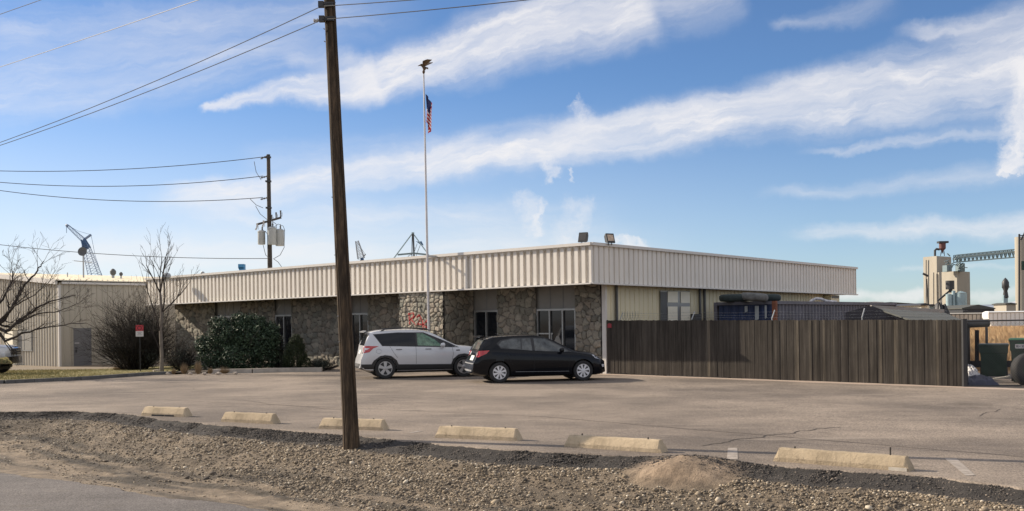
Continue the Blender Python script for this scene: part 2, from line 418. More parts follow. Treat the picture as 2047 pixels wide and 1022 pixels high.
# low haze towards the left, where the sun is
tot = None
for q in CL:
    inv = W.math('SUBTRACT', 1., q)
    tot = inv if tot is None else W.math('MULTIPLY', tot, inv)
cov = W.math('SUBTRACT', 1., tot)
hz = W.node('ShaderNodeMapRange', interpolation_type='SMOOTHSTEP'); W.link(el, hz.inputs[0]); hz.inputs[1].default_value = .24; hz.inputs[2].default_value = .0; hz.inputs[3].default_value = 0; hz.inputs[4].default_value = .40
hzs = W.node('ShaderNodeMapRange'); W.link(az, hzs.inputs[0]); hzs.inputs[1].default_value = -.45; hzs.inputs[2].default_value = .3; hzs.inputs[3].default_value = 1.75; hzs.inputs[4].default_value = .45
hzm = W.math('MULTIPLY', hz.outputs[0], hzs.outputs[0])
cov = W.math('SUBTRACT', 1., W.math('MULTIPLY', W.math('SUBTRACT', 1., cov), W.math('SUBTRACT', 1., hzm)))
# unseen rest of the sky: broken high cloud added to whiten the fill light
oa = W.node('ShaderNodeMapRange', interpolation_type='SMOOTHSTEP'); W.link(W.math('ABSOLUTE', az), oa.inputs[0]); oa.inputs[1].default_value = .55; oa.inputs[2].default_value = .85
oe = W.node('ShaderNodeMapRange', interpolation_type='SMOOTHSTEP'); W.link(el, oe.inputs[0]); oe.inputs[1].default_value = .36; oe.inputs[2].default_value = .60
og = W.math('MAXIMUM', oa.outputs[0], oe.outputs[0])
on = W.node('ShaderNodeMapRange'); W.link(W.noise(tc.outputs['Generated'], 3.2, 6, .6), on.inputs[0]); on.inputs[1].default_value = .38; on.inputs[2].default_value = .62; on.inputs[3].default_value = .30; on.inputs[4].default_value = .95
cov = W.math('SUBTRACT', 1., W.math('MULTIPLY', W.math('SUBTRACT', 1., cov), W.math('SUBTRACT', 1., W.math('MULTIPLY', og, on.outputs[0]))))
cloudc = (9.5, 9.25, 9.2)
tint = W.mix(1., sky.outputs[0], (.80, 1.02, 1.30), 'MULTIPLY')
skc = W.mix(W.math('MULTIPLY', cov, .93), tint, cloudc)
bg = W.node('ShaderNodeBackground'); bg.inputs[1].default_value = .073; W.link(skc, bg.inputs[0])
wo = W.node('ShaderNodeOutputWorld'); W.link(bg.outputs[0], wo.inputs[0])
# ------------------------------------------------------------------ ground
e0 = Vector((-11.5, 23.5)); ed = Vector((.814, -.581)).normalized(); en = Vector((-ed.y*-1, 0))
en = Vector((-.581, -.814)).normalized()          # towards the street
def pq(x, y): return (x-e0.x)*ed.x+(y-e0.y)*ed.y, (x-e0.x)*en.x+(y-e0.y)*en.y
def xy(p, q): return e0.x+p*ed.x+q*en.x, e0.y+p*ed.y+q*en.y
def lotz(x, y):
    return -0.0085*np.clip(np.asarray(x)-3, 0, 12)*np.clip((np.asarray(y)-14)/12, 0, 1)
def H(x, y): return float(lotz(x, y))
edge_px = [(-200, 822), (10, 823), (150, 822), (250, 827), (310, 837), (440, 850), (600, 863), (700, 870), (870, 887), (1000, 898), (1130, 906), (1340, 916), (1500, 927), (1640, 938), (1850, 951), (2047, 976)]
ep = sorted(pq(*G(u, v).xy) for u, v in edge_px)
EP = np.array([a for a, b in ep]); EQ = np.array([b for a, b in ep])
def q0(p): return np.interp(p, EP, EQ)
def prof(q, p):
    "height of the verge, q metres from the lot's edge"
    k = np.clip((p-1.)/5., 0, 1)      # to the left the bank is low
    pts = np.array([-.5, 0, .06, .34, .8, 1.7, 2.6, 9]); z1 = np.array([-.02, -.012, -.05, -.13, -.25, -.49, -.58, -.6]); z0 = np.array([-.02, -.012, -.05, -.12, -.2, -.38, -.52, -.6])
    return np.interp(q, pts, z1)*k+np.interp(q, pts, z0)*(1-k)
mound = G(1368, 955, -.18)
MP, MQ = pq(mound.x, mound.y)
def vergez(p, q):
    qq = q-q0(p)
    z = prof(qq, p)
    amp = np.clip((qq-.3)/.3, 0, 1)
    flat = np.clip((3.0-qq)/.5, 0, 1); amp2 = amp*flat
    z = z+amp2*(fbm(p*1.6, qq*1.6, 4, 3)-.5)*.10 + amp2*(fbm(p*9, qq*9, 3, 5)-.5)*.05+amp2*(fbm(p*1.1, qq*6, 3, 15)-.5)*.07-(1-flat)*.02
    z = z+np.clip(1-np.abs(qq-.18)/.25, 0, 1)*(fbm(p*14, qq*14, 3, 9)-.5)*.06
    d = np.hypot((p-MP)/.50, (qq-(MQ-float(q0(MP))))/.36)
    z = z+.27*np.exp(-d**1.5)*(1+.25*(fbm(p*5, qq*5, 3, 88)-.5))
    return z
# verge: gravel bank, sand heap and dirt shoulder
p = np.arange(-6, 27, .045); q = np.arange(-.12, 4.2, .045)
Pg, Qg = np.meshgrid(p, q, indexing='ij'); qe = Qg + q0(Pg)
frayed = (fbm(Pg*3, Qg*0+3, 4, 8)-.5)*.16*np.clip(1-Qg/.6, 0, 1)
Zg = vergez(Pg, qe-frayed)
xg = e0.x+Pg*ed.x+qe*en.x; yg = e0.y+Pg*ed.y+qe*en.y
Zg = Zg + lotz(xg, yg)
n1 = fbm(Pg*.5, Qg*3.2, 5, 31); n2 = fbm(Pg*6, Qg*6, 4, 41); n3 = fbm(Pg*.35+4, Qg*4.5, 4, 51); n4 = fbm(Pg*22, Qg*22, 2, 61)
base = np.stack([.200+0*n1, .158+0*n1, .113+0*n1], -1)
sand = np.array([.27, .212, .152]); asp = np.array([.048, .042, .037]); damp = np.array([.058, .050, .040])
wet = np.clip((n3-.44)*6, 0, 1)[..., None]*np.clip((Qg-1.0)/.6, 0, 1)[..., None]*.80
shoulder = np.clip((Qg-1.7+ (n1-.5)*1.6)/.5, 0, 1)[..., None]
c = base*(1-shoulder)+sand*.92*shoulder
c = c*(1-wet)+damp*wet
left = np.clip((3.2-Pg)/3.5, 0, 1)[..., None]*np.clip((1.9-Qg)/1.2, 0, 1)[..., None]
c = c*(1-left*.7)+damp*left*.7
am = (np.clip((.50+(n2-.5)*.30-Qg)/.10, 0, 1))[..., None]; c = c*(1-am)+asp*am
md = np.hypot((Pg-MP)/.66, (Qg-(MQ-float(q0(MP))))/.46); mm = np.clip((1.35-md)/.6, 0, 1)[..., None]; c = c*(1-mm)+np.array([.33, .245, .17])*mm
n5 = fbm(Pg*2.2, Qg*7, 5, 71); c = c*(.55+.9*n2)[..., None]*(.7+.6*n4)[..., None]*(.6+.8*n5)[..., None]
ni, nj = Pg.shape; idx = np.arange(ni*nj).reshape(ni, nj)
Fq = np.stack([idx[:-1, :-1], idx[1:, :-1], idx[1:, 1:], idx[:-1, 1:]], -1).reshape(-1, 4)[:, ::-1]
npmesh('gravel_verge', np.stack([xg, yg, Zg], -1).reshape(-1, 3), Fq, MT['gravelbed'], smooth=True, cols=c.reshape(-1, 3), kind='structure')
# loose stones
def stones(name, N, gen, mat, r0, r1, flat=.6, **kw):
    ico = [(0, 0, 1)]+[(.894*math.cos(a), .894*math.sin(a), .447) for a in [i*1.2566 for i in range(5)]]+[(.894*math.cos(a), .894*math.sin(a), -.447) for a in [.628+i*1.2566 for i in range(5)]]+[(0, 0, -1)]
    I = np.array(ico); T = [(0,1,2),(0,2,3),(0,3,4),(0,4,5),(0,5,1)]+[(1,6,2),(2,7,3),(3,8,4),(4,9,5),(5,10,1)]+[(6,7,2),(7,8,3),(8,9,4),(9,10,5),(10,6,1)]+[(11,7,6),(11,8,7),(11,9,8),(11,10,9),(11,6,10)]
    T = np.array(T)
    p, q = gen(N); N = len(p)
    z = vergez(p, q+q0(p)); qa = q+q0(p)
    x = e0.x+p*ed.x+qa*en.x; y = e0.y+p*ed.y+qa*en.y; z = z+lotz(x, y)
    r = r0+(r1-r0)*rng.random(N)**3
    sc3 = r[:, None]*np.stack([.7+.6*rng.random(N), .7+.6*rng.random(N), flat*(.7+.6*rng.random(N))], -1)
    V = I[None]*(1+.28*(rng.random((N, 12, 1))-.5))*sc3[:, None]
    a = rng.random(N)*6.283; ca, sa = np.cos(a)[:, None], np.sin(a)[:, None]
    V = np.stack([V[..., 0]*ca-V[..., 1]*sa, V[..., 0]*sa+V[..., 1]*ca, V[..., 2]], -1)
    tl = (rng.random(N)-.5)*.9; ct, st = np.cos(tl)[:, None], np.sin(tl)[:, None]
    V = np.stack([V[..., 0]*ct-V[..., 2]*st, V[..., 1], V[..., 0]*st+V[..., 2]*ct], -1)
    V = V+np.stack([x, y, z+r*.18], -1)[:, None]
    Fq = (T[None]+(np.arange(N)*12)[:, None, None]).reshape(-1, 3)
    return npmesh(name, V.reshape(-1, 3), Fq, mat, **kw)
def gravmat(name, stops):
    t = NT(name).set(.85); g = t.node('ShaderNodeNewGeometry'); t.color(t.ramp(g.outputs['Random Per Island'], stops)); return t.m
gm = gravmat('gravel_stones', [(0, (.07, .058, .046)), (.3, (.165, .130, .092)), (.65, (.25, .198, .138)), (.88, (.36, .29, .20)), (1, (.60, .53, .42))])
def gbank(N):
    p = -4+rng.random(N)*28; q = .42+rng.random(N)**1.1*2.1
    keep = rng.random(N) < np.clip((p+2)/13, .08, 1)*np.clip((2.45-q+1.6*(fbm(p*.6, q*2, 3, 77)-.5))/.9, 0.05, 1)*np.clip((fbm(p*1.1, q*2.2, 4, 78)-.36)*6, .3, 1)
    md = np.hypot((p-MP)/.66, (q-(MQ-float(q0(MP))))/.46); keep &= (md > 1.2)
    return p[keep], q[keep]
stones('gravel', 130000, gbank, gm, .006, .026, kind='stuff')
def gbig(N):
    p, q = gbank(N); return p, q
stones('cobbles', 1500, gbig, gm, .022, .055, kind='stuff')
am_ = gravmat('asphalt_crumbs', [(0, (.028, .025, .023)), (.6, (.065, .056, .049)), (.9, (.12, .10, .085)), (1, (.26, .21, .165))])
def gedge(N):
    p = -5+rng.random(N)*29; q = -.02+np.abs(rng.normal(0, .22, N)); k = q < .6; return p[k], q[k]
stones('asphalt_crumbs', 34000, gedge, am_, .005, .018, flat=.6, kind='stuff')
def groad(N):
    p = -6+rng.random(N)*18; q = 3.2+.35*(fbm(p*.6, p*0, 3, 4)-.5)+.16*(fbm(p*5, p*0, 3, 14)-.5)+np.abs(rng.normal(0, .07, N))-.03-q0(p); return p, q
stones('roadside_crumbs', 5000, groad, gravmat('dark_crumbs', [(0, (.03, .022, .016)), (.7, (.10, .07, .05)), (1, (.3, .24, .18))]), .005, .02, flat=.6, kind='stuff')
def gsho(N):
    p = -4+rng.random(N)*24; q = 1.6+rng.random(N)*2.2; k = fbm(p*.9, q*3, 3, 99) > .52; return p[k], q[k]
stones('dirt_pebbles', 9000, gsho, gm, .006, .022, kind='stuff')
# asphalt lot
def asphalt(name, c0, c1, stops, sp=55):
    t = NT(name).set(.9, spec=.25); v = t.coord()
    big = t.noise(t.coord((.7, .7, .7), rot=(0, 0, .6)), .35, 6, .6); mid = t.noise(t.coord((1, 1, 1)), 2.4, 6, .7)
    c = t.mix(t.ramp(big, stops), c0, c1)
    st = t.noise(t.coord((.35, 2.2, 1), rot=(0, 0, .62)), .8, 5, .65)
    c = t.mix(1., c, t.ramp(st, [(.3, .86), (.7, 1.10)]), 'MULTIPLY')
    c = t.mix(1., c, t.ramp(mid, [(.3, .9), (.7, 1.08)]), 'MULTIPLY')
    vo = t.node('ShaderNodeTexVoronoi', feature='F1'); vo.inputs['Scale'].default_value = sp; t.link(v, vo.inputs['Vector'])
    c = t.mix(1., c, t.ramp(t.noise(v, 38., 3, .8), [(.34, .42), (.5, 1.), (.68, 1.65)]), 'MULTIPLY')
    c = t.mix(1., c, t.ramp(t.noise(v, 13., 4, .8), [(.35, .82), (.65, 1.16)]), 'MULTIPLY'); sp2 = t.ramp(t.noise(v, 11., 4, .75), [(.62, 0.), (.68, 1.)]); c = t.mix(t.math('MULTIPLY', sp2, .4), c, (.42, .36, .30))
    # thin wandering cracks
    dn = t.noise(v, 1.3, 4, .6, 'Color'); add = t.node('ShaderNodeVectorMath', operation='MULTIPLY_ADD'); t.link(dn, add.inputs[0]); add.inputs[1].default_value = (.9, .9, .9); t.link(v, add.inputs[2])
    ve = t.node('ShaderNodeTexVoronoi', feature='DISTANCE_TO_EDGE'); ve.inputs['Scale'].default_value = .19; t.link(add.outputs[0], ve.inputs['Vector'])
    cr = t.ramp(ve.outputs['Distance'], [(.0, 1.), (.0035, 0.)])
    gate = t.ramp(t.noise(v, .5, 2, .5), [(.50, 0.), (.56, 1.)])
    c = t.mix(t.math('MULTIPLY', t.math('MULTIPLY', cr, gate), .6), c, (.06, .05, .045))
    ve2 = t.node('ShaderNodeTexVoronoi', feature='DISTANCE_TO_EDGE'); ve2.inputs['Scale'].default_value = .55; t.link(add.outputs[0], ve2.inputs['Vector'])
    cr2 = t.ramp(ve2.outputs['Distance'], [(.0, 1.), (.006, 0.)]); gate2 = t.ramp(t.noise(v, .35, 2, .5), [(.54, 0.), (.60, 1.)])
    c = t.mix(t.math('MULTIPLY', t.math('MULTIPLY', cr2, gate2), .35), c, (.07, .058, .05))
    # tar and drip spots, pale scuffs
    c = t.mix(t.math('MULTIPLY', t.ramp(t.noise(v, 1.1, 3, .5), [(.66, 0.), (.72, 1.)]), .35), c, (.10, .085, .07)); c = t.mix(t.math('MULTIPLY', t.ramp(t.noise(t.coord((.3, 1.6, 1), rot=(0, 0, .62)), .9, 4, .6), [(.62, 0.), (.70, 1.)]), .30), c, (.40, .34, .28))
    # oil stain by the fence
    s = G(1938, 805); sb = t.node('ShaderNodeVectorMath', operation='SUBTRACT'); t.link(t.node('ShaderNodeNewGeometry').outputs['Position'], sb.inputs[0]); sb.inputs[1].default_value = s
    mp = t.node('ShaderNodeMapping'); mp.inputs['Scale'].default_value = (1/.85, 1/1.1, 0); t.link(sb.outputs[0], mp.inputs[0])
    ln = t.node('ShaderNodeVectorMath', operation='LENGTH'); t.link(mp.outputs[0], ln.inputs[0])
    c = t.mix(t.math('MULTIPLY', t.ramp(t.math('ADD', ln.outputs['Value'], t.math('MULTIPLY', mid, .5)), [(.45, 1.), (1.2, 0.)]), .5), c, (.07, .06, .05))
    t.color(c); t.bump(t.noise(v, 70, 3, .8), .6, .008)
    return t.m
MT['asph'] = asphalt('lot_asphalt', (.285, .235, .190), (.150, .125, .105), [(.38, 0.), (.62, 1.)])
MT['road'] = asphalt('street_asphalt', (.165, .148, .138), (.12, .11, .104), [(.35, 0.), (.65, 1.)])
ps = np.concatenate([np.arange(-70, -46, 2.), np.arange(-46, -6, .4), np.arange(-6, 27, .1), np.arange(27, 80, 2.)])
fr = (fbm(ps*3, ps*0+3, 4, 8)-.5)*.16*(np.abs(ps-10) < 17)
ts = np.concatenate([[0, .02, .1, .4], np.arange(1, 34, .5), [36, 42, 52]])
PP, TT = np.meshgrid(ps, ts, indexing='ij'); QQ = q0(PP)+fr[:, None]-TT
lx = e0.x+PP*ed.x+QQ*en.x; ly = e0.y+PP*ed.y+QQ*en.y; lz = lotz(lx, ly)+np.where(TT == 0, -.03, 0.)
kx_ = [(-46.2, 19.3), (-17.6, 35.5), (-13.9, 39.8), (-11.9, 40.6)]
kb = np.interp(lx, [a for a, b in kx_], [b for a, b in kx_]); kb = np.where(lx > -12.1, 1e3, kb); lz = lz-np.where(ly > kb+.15, .75, 0.)-np.where((ly > 35.) & (lx > 9.), .5, 0.)
ni, nj = PP.shape; idx = np.arange(ni*nj).reshape(ni, nj)
Fq = np.stack([idx[:-1, :-1], idx[1:, :-1], idx[1:, 1:], idx[:-1, 1:]], -1).reshape(-1, 4)
npmesh('parking_lot', np.stack([lx, ly, lz], -1).reshape(-1, 3), Fq, MT['asph'], kind='structure')
def strip(name, pts, w, mat, dz=.004, parent=None, **kw):
    "ribbon lying on the lot; pts = world xy"
    V = []; 
    for i, pnt in enumerate(pts):
        a = Vector(pts[max(i-1, 0)]); b = Vector(pts[min(i+1, len(pts)-1)]); d = (b-a).normalized(); n = Vector((-d.y, d.x))
        ww = w[i] if hasattr(w, '__len__') else w
        for sgn in (-1, 1):
            q_ = Vector(pnt)+n*sgn*ww/2; V.append((q_.x, q_.y, H(q_.x, q_.y)+dz))
    m = MB(); m.add(V, [(2*i, 2*i+1, 2*i+3, 2*i+2) for i in range(len(pts)-1)])
    return m.build(name, mat, parent, **kw)
MT['crack'] = M('crack_fill', (.07, .054, .045), .95, var=.4, scale=6)
MT['crackd'] = M('crack_dark', (.045, .036, .03), .95, var=.3)
MT['paintl'] = M('worn_line_paint', (.31, .268, .23), .9, var=.35, scale=9)
MT['apron'] = M('concrete_apron', (.42, .33, .265), .92, var=.2, scale=2., bump=.3)
def wob(a, b, n, amp, seed):
    r = random.Random(seed); a = Vector(a.xy); b = Vector(b.xy); d = (b-a); nn = Vector((-d.y, d.x)).normalized(); o = []; k = 0
    for i in range(n+1):
        k = k*.75+r.uniform(-amp, amp); o.append(a+d*(i/n)+nn*k)
    return o
strip('lot_seam', wob(G(330, 800), G(1080, 833), 60, .02, 1)+wob(G(1080, 833), G(2300, 935), 90, .02, 2)[1:], .022, MT['crack'], kind='structure')
strip('lot_crack', wob(G(1400, 892), G(1480, 878), 14, .05, 3)+wob(G(1482, 877), G(1680, 853), 30, .06, 4), .03, MT['crackd'], kind='structure')
strip('lot_crack', wob(G(1960, 830), G(2010, 815), 10, .06, 5), .02, MT['crackd'], kind='structure')
strip('lot_crack', wob(G(460, 800), G(700, 822), 10, .12, 6), .02, MT['crack'], kind='structure')
for (a, b, c_, d_) in (((1453, 919), (1475, 919), (1474, 896), (1455, 896)), ((1888, 917), (1912, 917), (1950, 951), (1930, 952)), ((835, 862), (846, 862), (826, 866), (815, 866))):
    g = [G(*t_) for t_ in (a, b, c_, d_)]
    MB().add([(q_.x, q_.y, H(q_.x, q_.y)+.005) for q_ in g], [(0, 1, 2, 3)]).build('parking_line', MT['paintl'], kind='structure')
# street
rp = np.arange(-60, 90, .12); re = 3.05+.35*(fbm(rp*.6, rp*0, 3, 4)-.5)+.16*(fbm(rp*5, rp*0, 3, 14)-.5); re = re+np.clip((5-rp)*.0, 0, 1)
V = []
for a_, b_ in zip(rp, re):
    qq = 3.2+(b_-3.05)
    for k_ in (qq, 30.): 
        X_, Y_ = xy(a_, k_); V.append((X_, Y_, -.575 if k_ < 29 else -.60))
MB().add(V, [(2*i, 2*i+2, 2*i+3, 2*i+1) for i in range(len(rp)-1)]).build('street', MT['road'], kind='structure')
# the wide ground
t = NT('dry_ground').set(.95); v_ = t.coord(); t.color(t.mix(t.ramp(t.noise(v_, .05, 6, .6), [(.4, 0.), (.6, 1.)]), (.27, .20, .13), (.19, .15, .105))); MT['ground'] = t.m
pc = [-9000, -2000, -500, -150, -70, -30, -10, 0, 10, 20, 30, 50, 80, 150, 400, 1200, 5000, 12000]
qc = [(-16000, -.9), (-6000, -.9), (-1500, -.9), (-400, -.9), (-240, -.85), (-120, -.5), (-60, -.22), (-52, -.2), (-20, -.17), (-3, -.16), (-1, -.3), (1.2, -.72), (6, -.72), (40, -.7), (400, -.7), (4000, -.7)]
V = [(*xy(a_, b_), z_) for a_ in pc for b_, z_ in qc]; nq = len(qc)
MB().add(V, [(i*nq+j, i*nq+j+1, (i+1)*nq+j+1, (i+1)*nq+j) for i in range(len(pc)-1) for j in range(nq-1)]).build('ground', MT['ground'], kind='structure')
# concrete strip along the fence
FA = Vector((3.25, 36.5, 0)); FD = Vector((.7615, -.648, 0)).normalized(); FN = Vector((-.648, -.7615, 0)).normalized()
pts = [(FA+FD*t_+FN*(.35)).xy for t_ in np.linspace(-.5, 19, 40)]
strip('concrete_strip', pts, [.55+.25*random.random() for _ in pts], MT['apron'], .004, kind='structure')
# lawn strip at the left with its kerb
kp = [(-420, 771), (10, 767), (160, 760), (300, 750), (345, 748.5)]
kw_ = [G(u, v) for u, v in kp]
t = NT('lawn_soil').set(.95); t.color(t.mix(t.ramp(t.noise(t.coord(), 1.6, 6, .65), [(.42, 0.), (.6, 1.)]), (.30, .24, .10), (.17, .17, .06))); t.bump(t.noise(t.coord(), 40, 4, .8), 1., .03); MT['lawn'] = t.m
m = MB(); V = []
for g_ in kw_: V.append((g_.x, g_.y+.12, .10)); V.append((g_.x*1.32-1.5, g_.y+26, -.38))
m.add(V, [(2*i, 2*i+1, 2*i+3, 2*i+2) for i in range(len(kw_)-1)])
def lawnz(x, y):
    yk = np.interp(x, [g_.x for g_ in kw_], [g_.y for g_ in kw_]); return .10-.48*np.clip((y-yk)/26, 0, 1)
m.build('lawn', MT['lawn'], kind='structure')
m = MB()
for a_, b_ in zip(kw_[:-1], kw_[1:]):
    for k_ in range(8):
        c1 = a_.lerp(b_, k_/8); c2 = a_.lerp(b_, (k_+1)/8-.004)
        m.bar((c1.x, c1.y, .05), (c2.x, c2.y, .05), .16, .14)
m.build('kerb', MT['kerb'], kind='structure')
# planting bed in front of the stone wall
bedp = [G(345, 748.5), G(420, 747), G(505, 745.5), G(560, 744), G(645, 743)]
t = NT('bed_soil').set(.95); t.color(t.ramp(t.noise(t.coord(), 5, 5, .7), [(.3, (.05, .04, .03)), (.7, (.13, .105, .08))])); t.bump(t.noise(t.coord(), 14, 4, .8), 1., .06); MT['bed'] = t.m
V = []
for g_ in bedp: V.append((g_.x, g_.y+.1, .07)); V.append((g_.x*1.06, g_.y+9, .05))
MB().add(V, [(2*i, 2*i+1, 2*i+3, 2*i+2) for i in range(len(bedp)-1)]).build('planting_bed', MT['bed'], kind='structure')
m = MB()
for a_, b_ in zip(bedp[1:-1], bedp[2:]):
    m.bar((a_.x, a_.y, .08), (b_.x-.02, b_.y, .08), .2, .17)
m.build('kerb', MT['planter'], kind='structure')
# grass blades
def blades(name, N, xyf, h, w, mat, zf, lean=.5, **kw):
    x, y = xyf(N); N = len(x); z = zf(x, y)
    a = rng.random(N)*6.283; hh = h*(.5+.8*rng.random(N)); ww = w*(.6+.8*rng.random(N))
    dx = np.cos(a)*ww; dy = np.sin(a)*ww; lx_ = (rng.random(N)-.5)*2*lean*hh; ly_ = (rng.random(N)-.5)*2*lean*hh
    V = np.stack([np.stack([x-dx, y-dy, z-.01], -1), np.stack([x+dx, y+dy, z-.01], -1), np.stack([x+lx_, y+ly_, z+hh], -1)], 1)
    return npmesh(name, V.reshape(-1, 3), np.arange(3*N).reshape(N, 3), mat, **kw)
MT['grass'] = gravmat('winter_grass', [(0, (.13, .15, .045)), (.4, (.30, .25, .10)), (.8, (.42, .34, .16)), (1, (.5, .42, .22))])
def lawnxy(N):
    x = -26+rng.random(N)*12.2; yk = np.interp(x, [g_.x for g_ in kw_], [g_.y for g_ in kw_]); return x, yk+.2+rng.random(N)*14
blades('lawn_grass', 26000, lawnxy, .06, .012, MT['grass'], lawnz, kind='stuff')
MT['straw'] = gravmat('straw', [(0, (.33, .19, .085)), (.5, (.52, .335, .16)), (1, (.66, .48, .27))])
def fieldz(x, y): return np.interp(y, [30, 45, 60, 120, 240, 400], [-.10, -.12, -.25, -.5, -.85, -.9])
def fieldxy(N):
    y = 37+rng.random(N)**1.6*170; x = y*(.36+.20*rng.random(N)); return x, y
blades('dry_grass', 42000, fieldxy, .55, .05, MT['straw'], fieldz, .35, kind='stuff')
V = []
for yy in (34.5, 45, 60, 120, 235):
    for kx in (.25, .9): V.append((yy*kx, yy, float(fieldz(0, yy))))
t = NT('field_ground').set(.95); t.color(t.ramp(t.noise(t.coord(), .4, 6, .7), [(.35, (.30, .19, .09)), (.65, (.42, .29, .15))])); MT['field'] = t.m
MB().add(V, [(2*i, 2*i+1, 2*i+3, 2*i+2) for i in range(4)]).build('field', MT['field'], kind='structure')
# far mountains
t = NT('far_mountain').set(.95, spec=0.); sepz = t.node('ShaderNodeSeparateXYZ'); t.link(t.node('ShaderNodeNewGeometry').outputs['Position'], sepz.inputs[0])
zz = t.math('ADD', sepz.outputs[2], t.math('MULTIPLY', t.noise(t.coord((.001, .001, .001)), 1.2, 6, .7), 260)); t.color(t.ramp(t.math('DIVIDE', zz, 600), [(.45, (.20, .24, .30)), (.7, (.62, .64, .68))])); MT['mount'] = t.m  # blue-grey of distance haze is put into the slope colour
xs = np.linspace(-9000, 13000, 260); V = []; 
hgt = 60+330*fbm(xs*.00042, xs*0, 5, 12)**1.4*1.1
for i, x_ in enumerate(xs):
    V += [(x_, 15500, -20), (x_, 16500, hgt[i]*.62), (x_, 17800, hgt[i]), (x_, 20000, -20)]
m = MB(); m.add(V, [(4*i+j, 4*i+4+j, 4*i+5+j, 4*i+1+j) for i in range(len(xs)-1) for j in range(3)]); m.build('mountains', MT['mount'], kind='structure')
# ------------------------------------------------------------------ office building
D2 = Vector((-.7615, .648, 0)).normalized(); E2 = Vector((.648, .7615, 0)).normalized(); UPV = Vector((0, 0, 1)); N2 = -E2   # D2: along the front to the left, N2: out of the front
P0 = Vector((2.71, 35, 0)); LF = 28.35; LR = 22.8; FB, FT = 3.16, 4.47; OV = 1.49; OVR = .56
def sag(t): return -.17*max(t, 0)/LF
def sagr(s): return -.14*s/LR
bl = thing('office_building', 'long low office building with a ribbed beige metal fascia and rubble stone walls', 'building', (P0.x, P0.y, 0))
def ribs(m, o, d, out, L, z0, z1, zf, pitch=.305, depth=.04, w1=.085, w2=.05, start=.1):
    "ribbed sheet: flat pans with trapezoid ribs standing proud, zf(t) = height correction"
    prof = [(0, 0)]; t_ = start
    while t_+w1 < L:
        prof += [(t_, 0), (t_+(w1-w2)/2, depth), (t_+(w1+w2)/2, depth), (t_+w1, 0)]; t_ += pitch
    prof.append((L, 0)); V = []
    for t_, h in prof:
        b = Vector(o)+d*t_+out*h
        V += [(b.x, b.y, z0+zf(t_)), (b.x, b.y, z1+zf(t_))]
    m.add(V, [(2*i, 2*i+2, 2*i+3, 2*i+1) for i in range(len(prof)-1)])
m = MB(); ribs(m, P0, D2, N2, LF, FB, FT, sag, depth=-.10, w1=.155, w2=.14)
ribs(m, P0+E2*.0, E2, -D2, LR, FB, FT, sagr, depth=-.05, w1=.085, w2=.055)
# back of the far ends
pl = P0+D2*LF; pr = P0+E2*LR
ribs(m, pl, E2, D2, LR, FB, FT, lambda t_: -.17)
pb = pl+E2*LR; ribs(m, pr, D2, E2, LF, FB, FT, lambda t_: -.15)
m.build('fascia', MT['fascia'], bl)
m = MB()
for zz_, hh in ((FT+.02, .10), (FB-.015, .05)):
    a = P0+N2*.03-D2*.03; 
    m.bar(a+UPV*zz_, pl+N2*.03+D2*.03+UPV*(zz_-.17), .13, hh)
    m.bar(P0-D2*.03-E2*.03+UPV*zz_+UPV*.001, pr-D2*.03+UPV*(zz_-.14), .13, hh)
m.build('fascia_trim', MT['trim'], bl)
m = MB(); i_ = .02
c4 = [P0+D2*i_+E2*i_, pl-D2*i_+E2*i_, pb-D2*i_-E2*i_, pr+D2*i_-E2*i_]
zo = [0, -.17, -.2, -.14]
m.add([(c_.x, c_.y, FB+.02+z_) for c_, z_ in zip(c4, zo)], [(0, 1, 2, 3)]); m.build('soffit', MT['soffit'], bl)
m = MB(); m.add([(c_.x, c_.y, FT-.12+z_) for c_, z_ in zip(c4, zo)], [(0, 1, 2, 3)]); m.build('roof', MT['roofm'], bl)
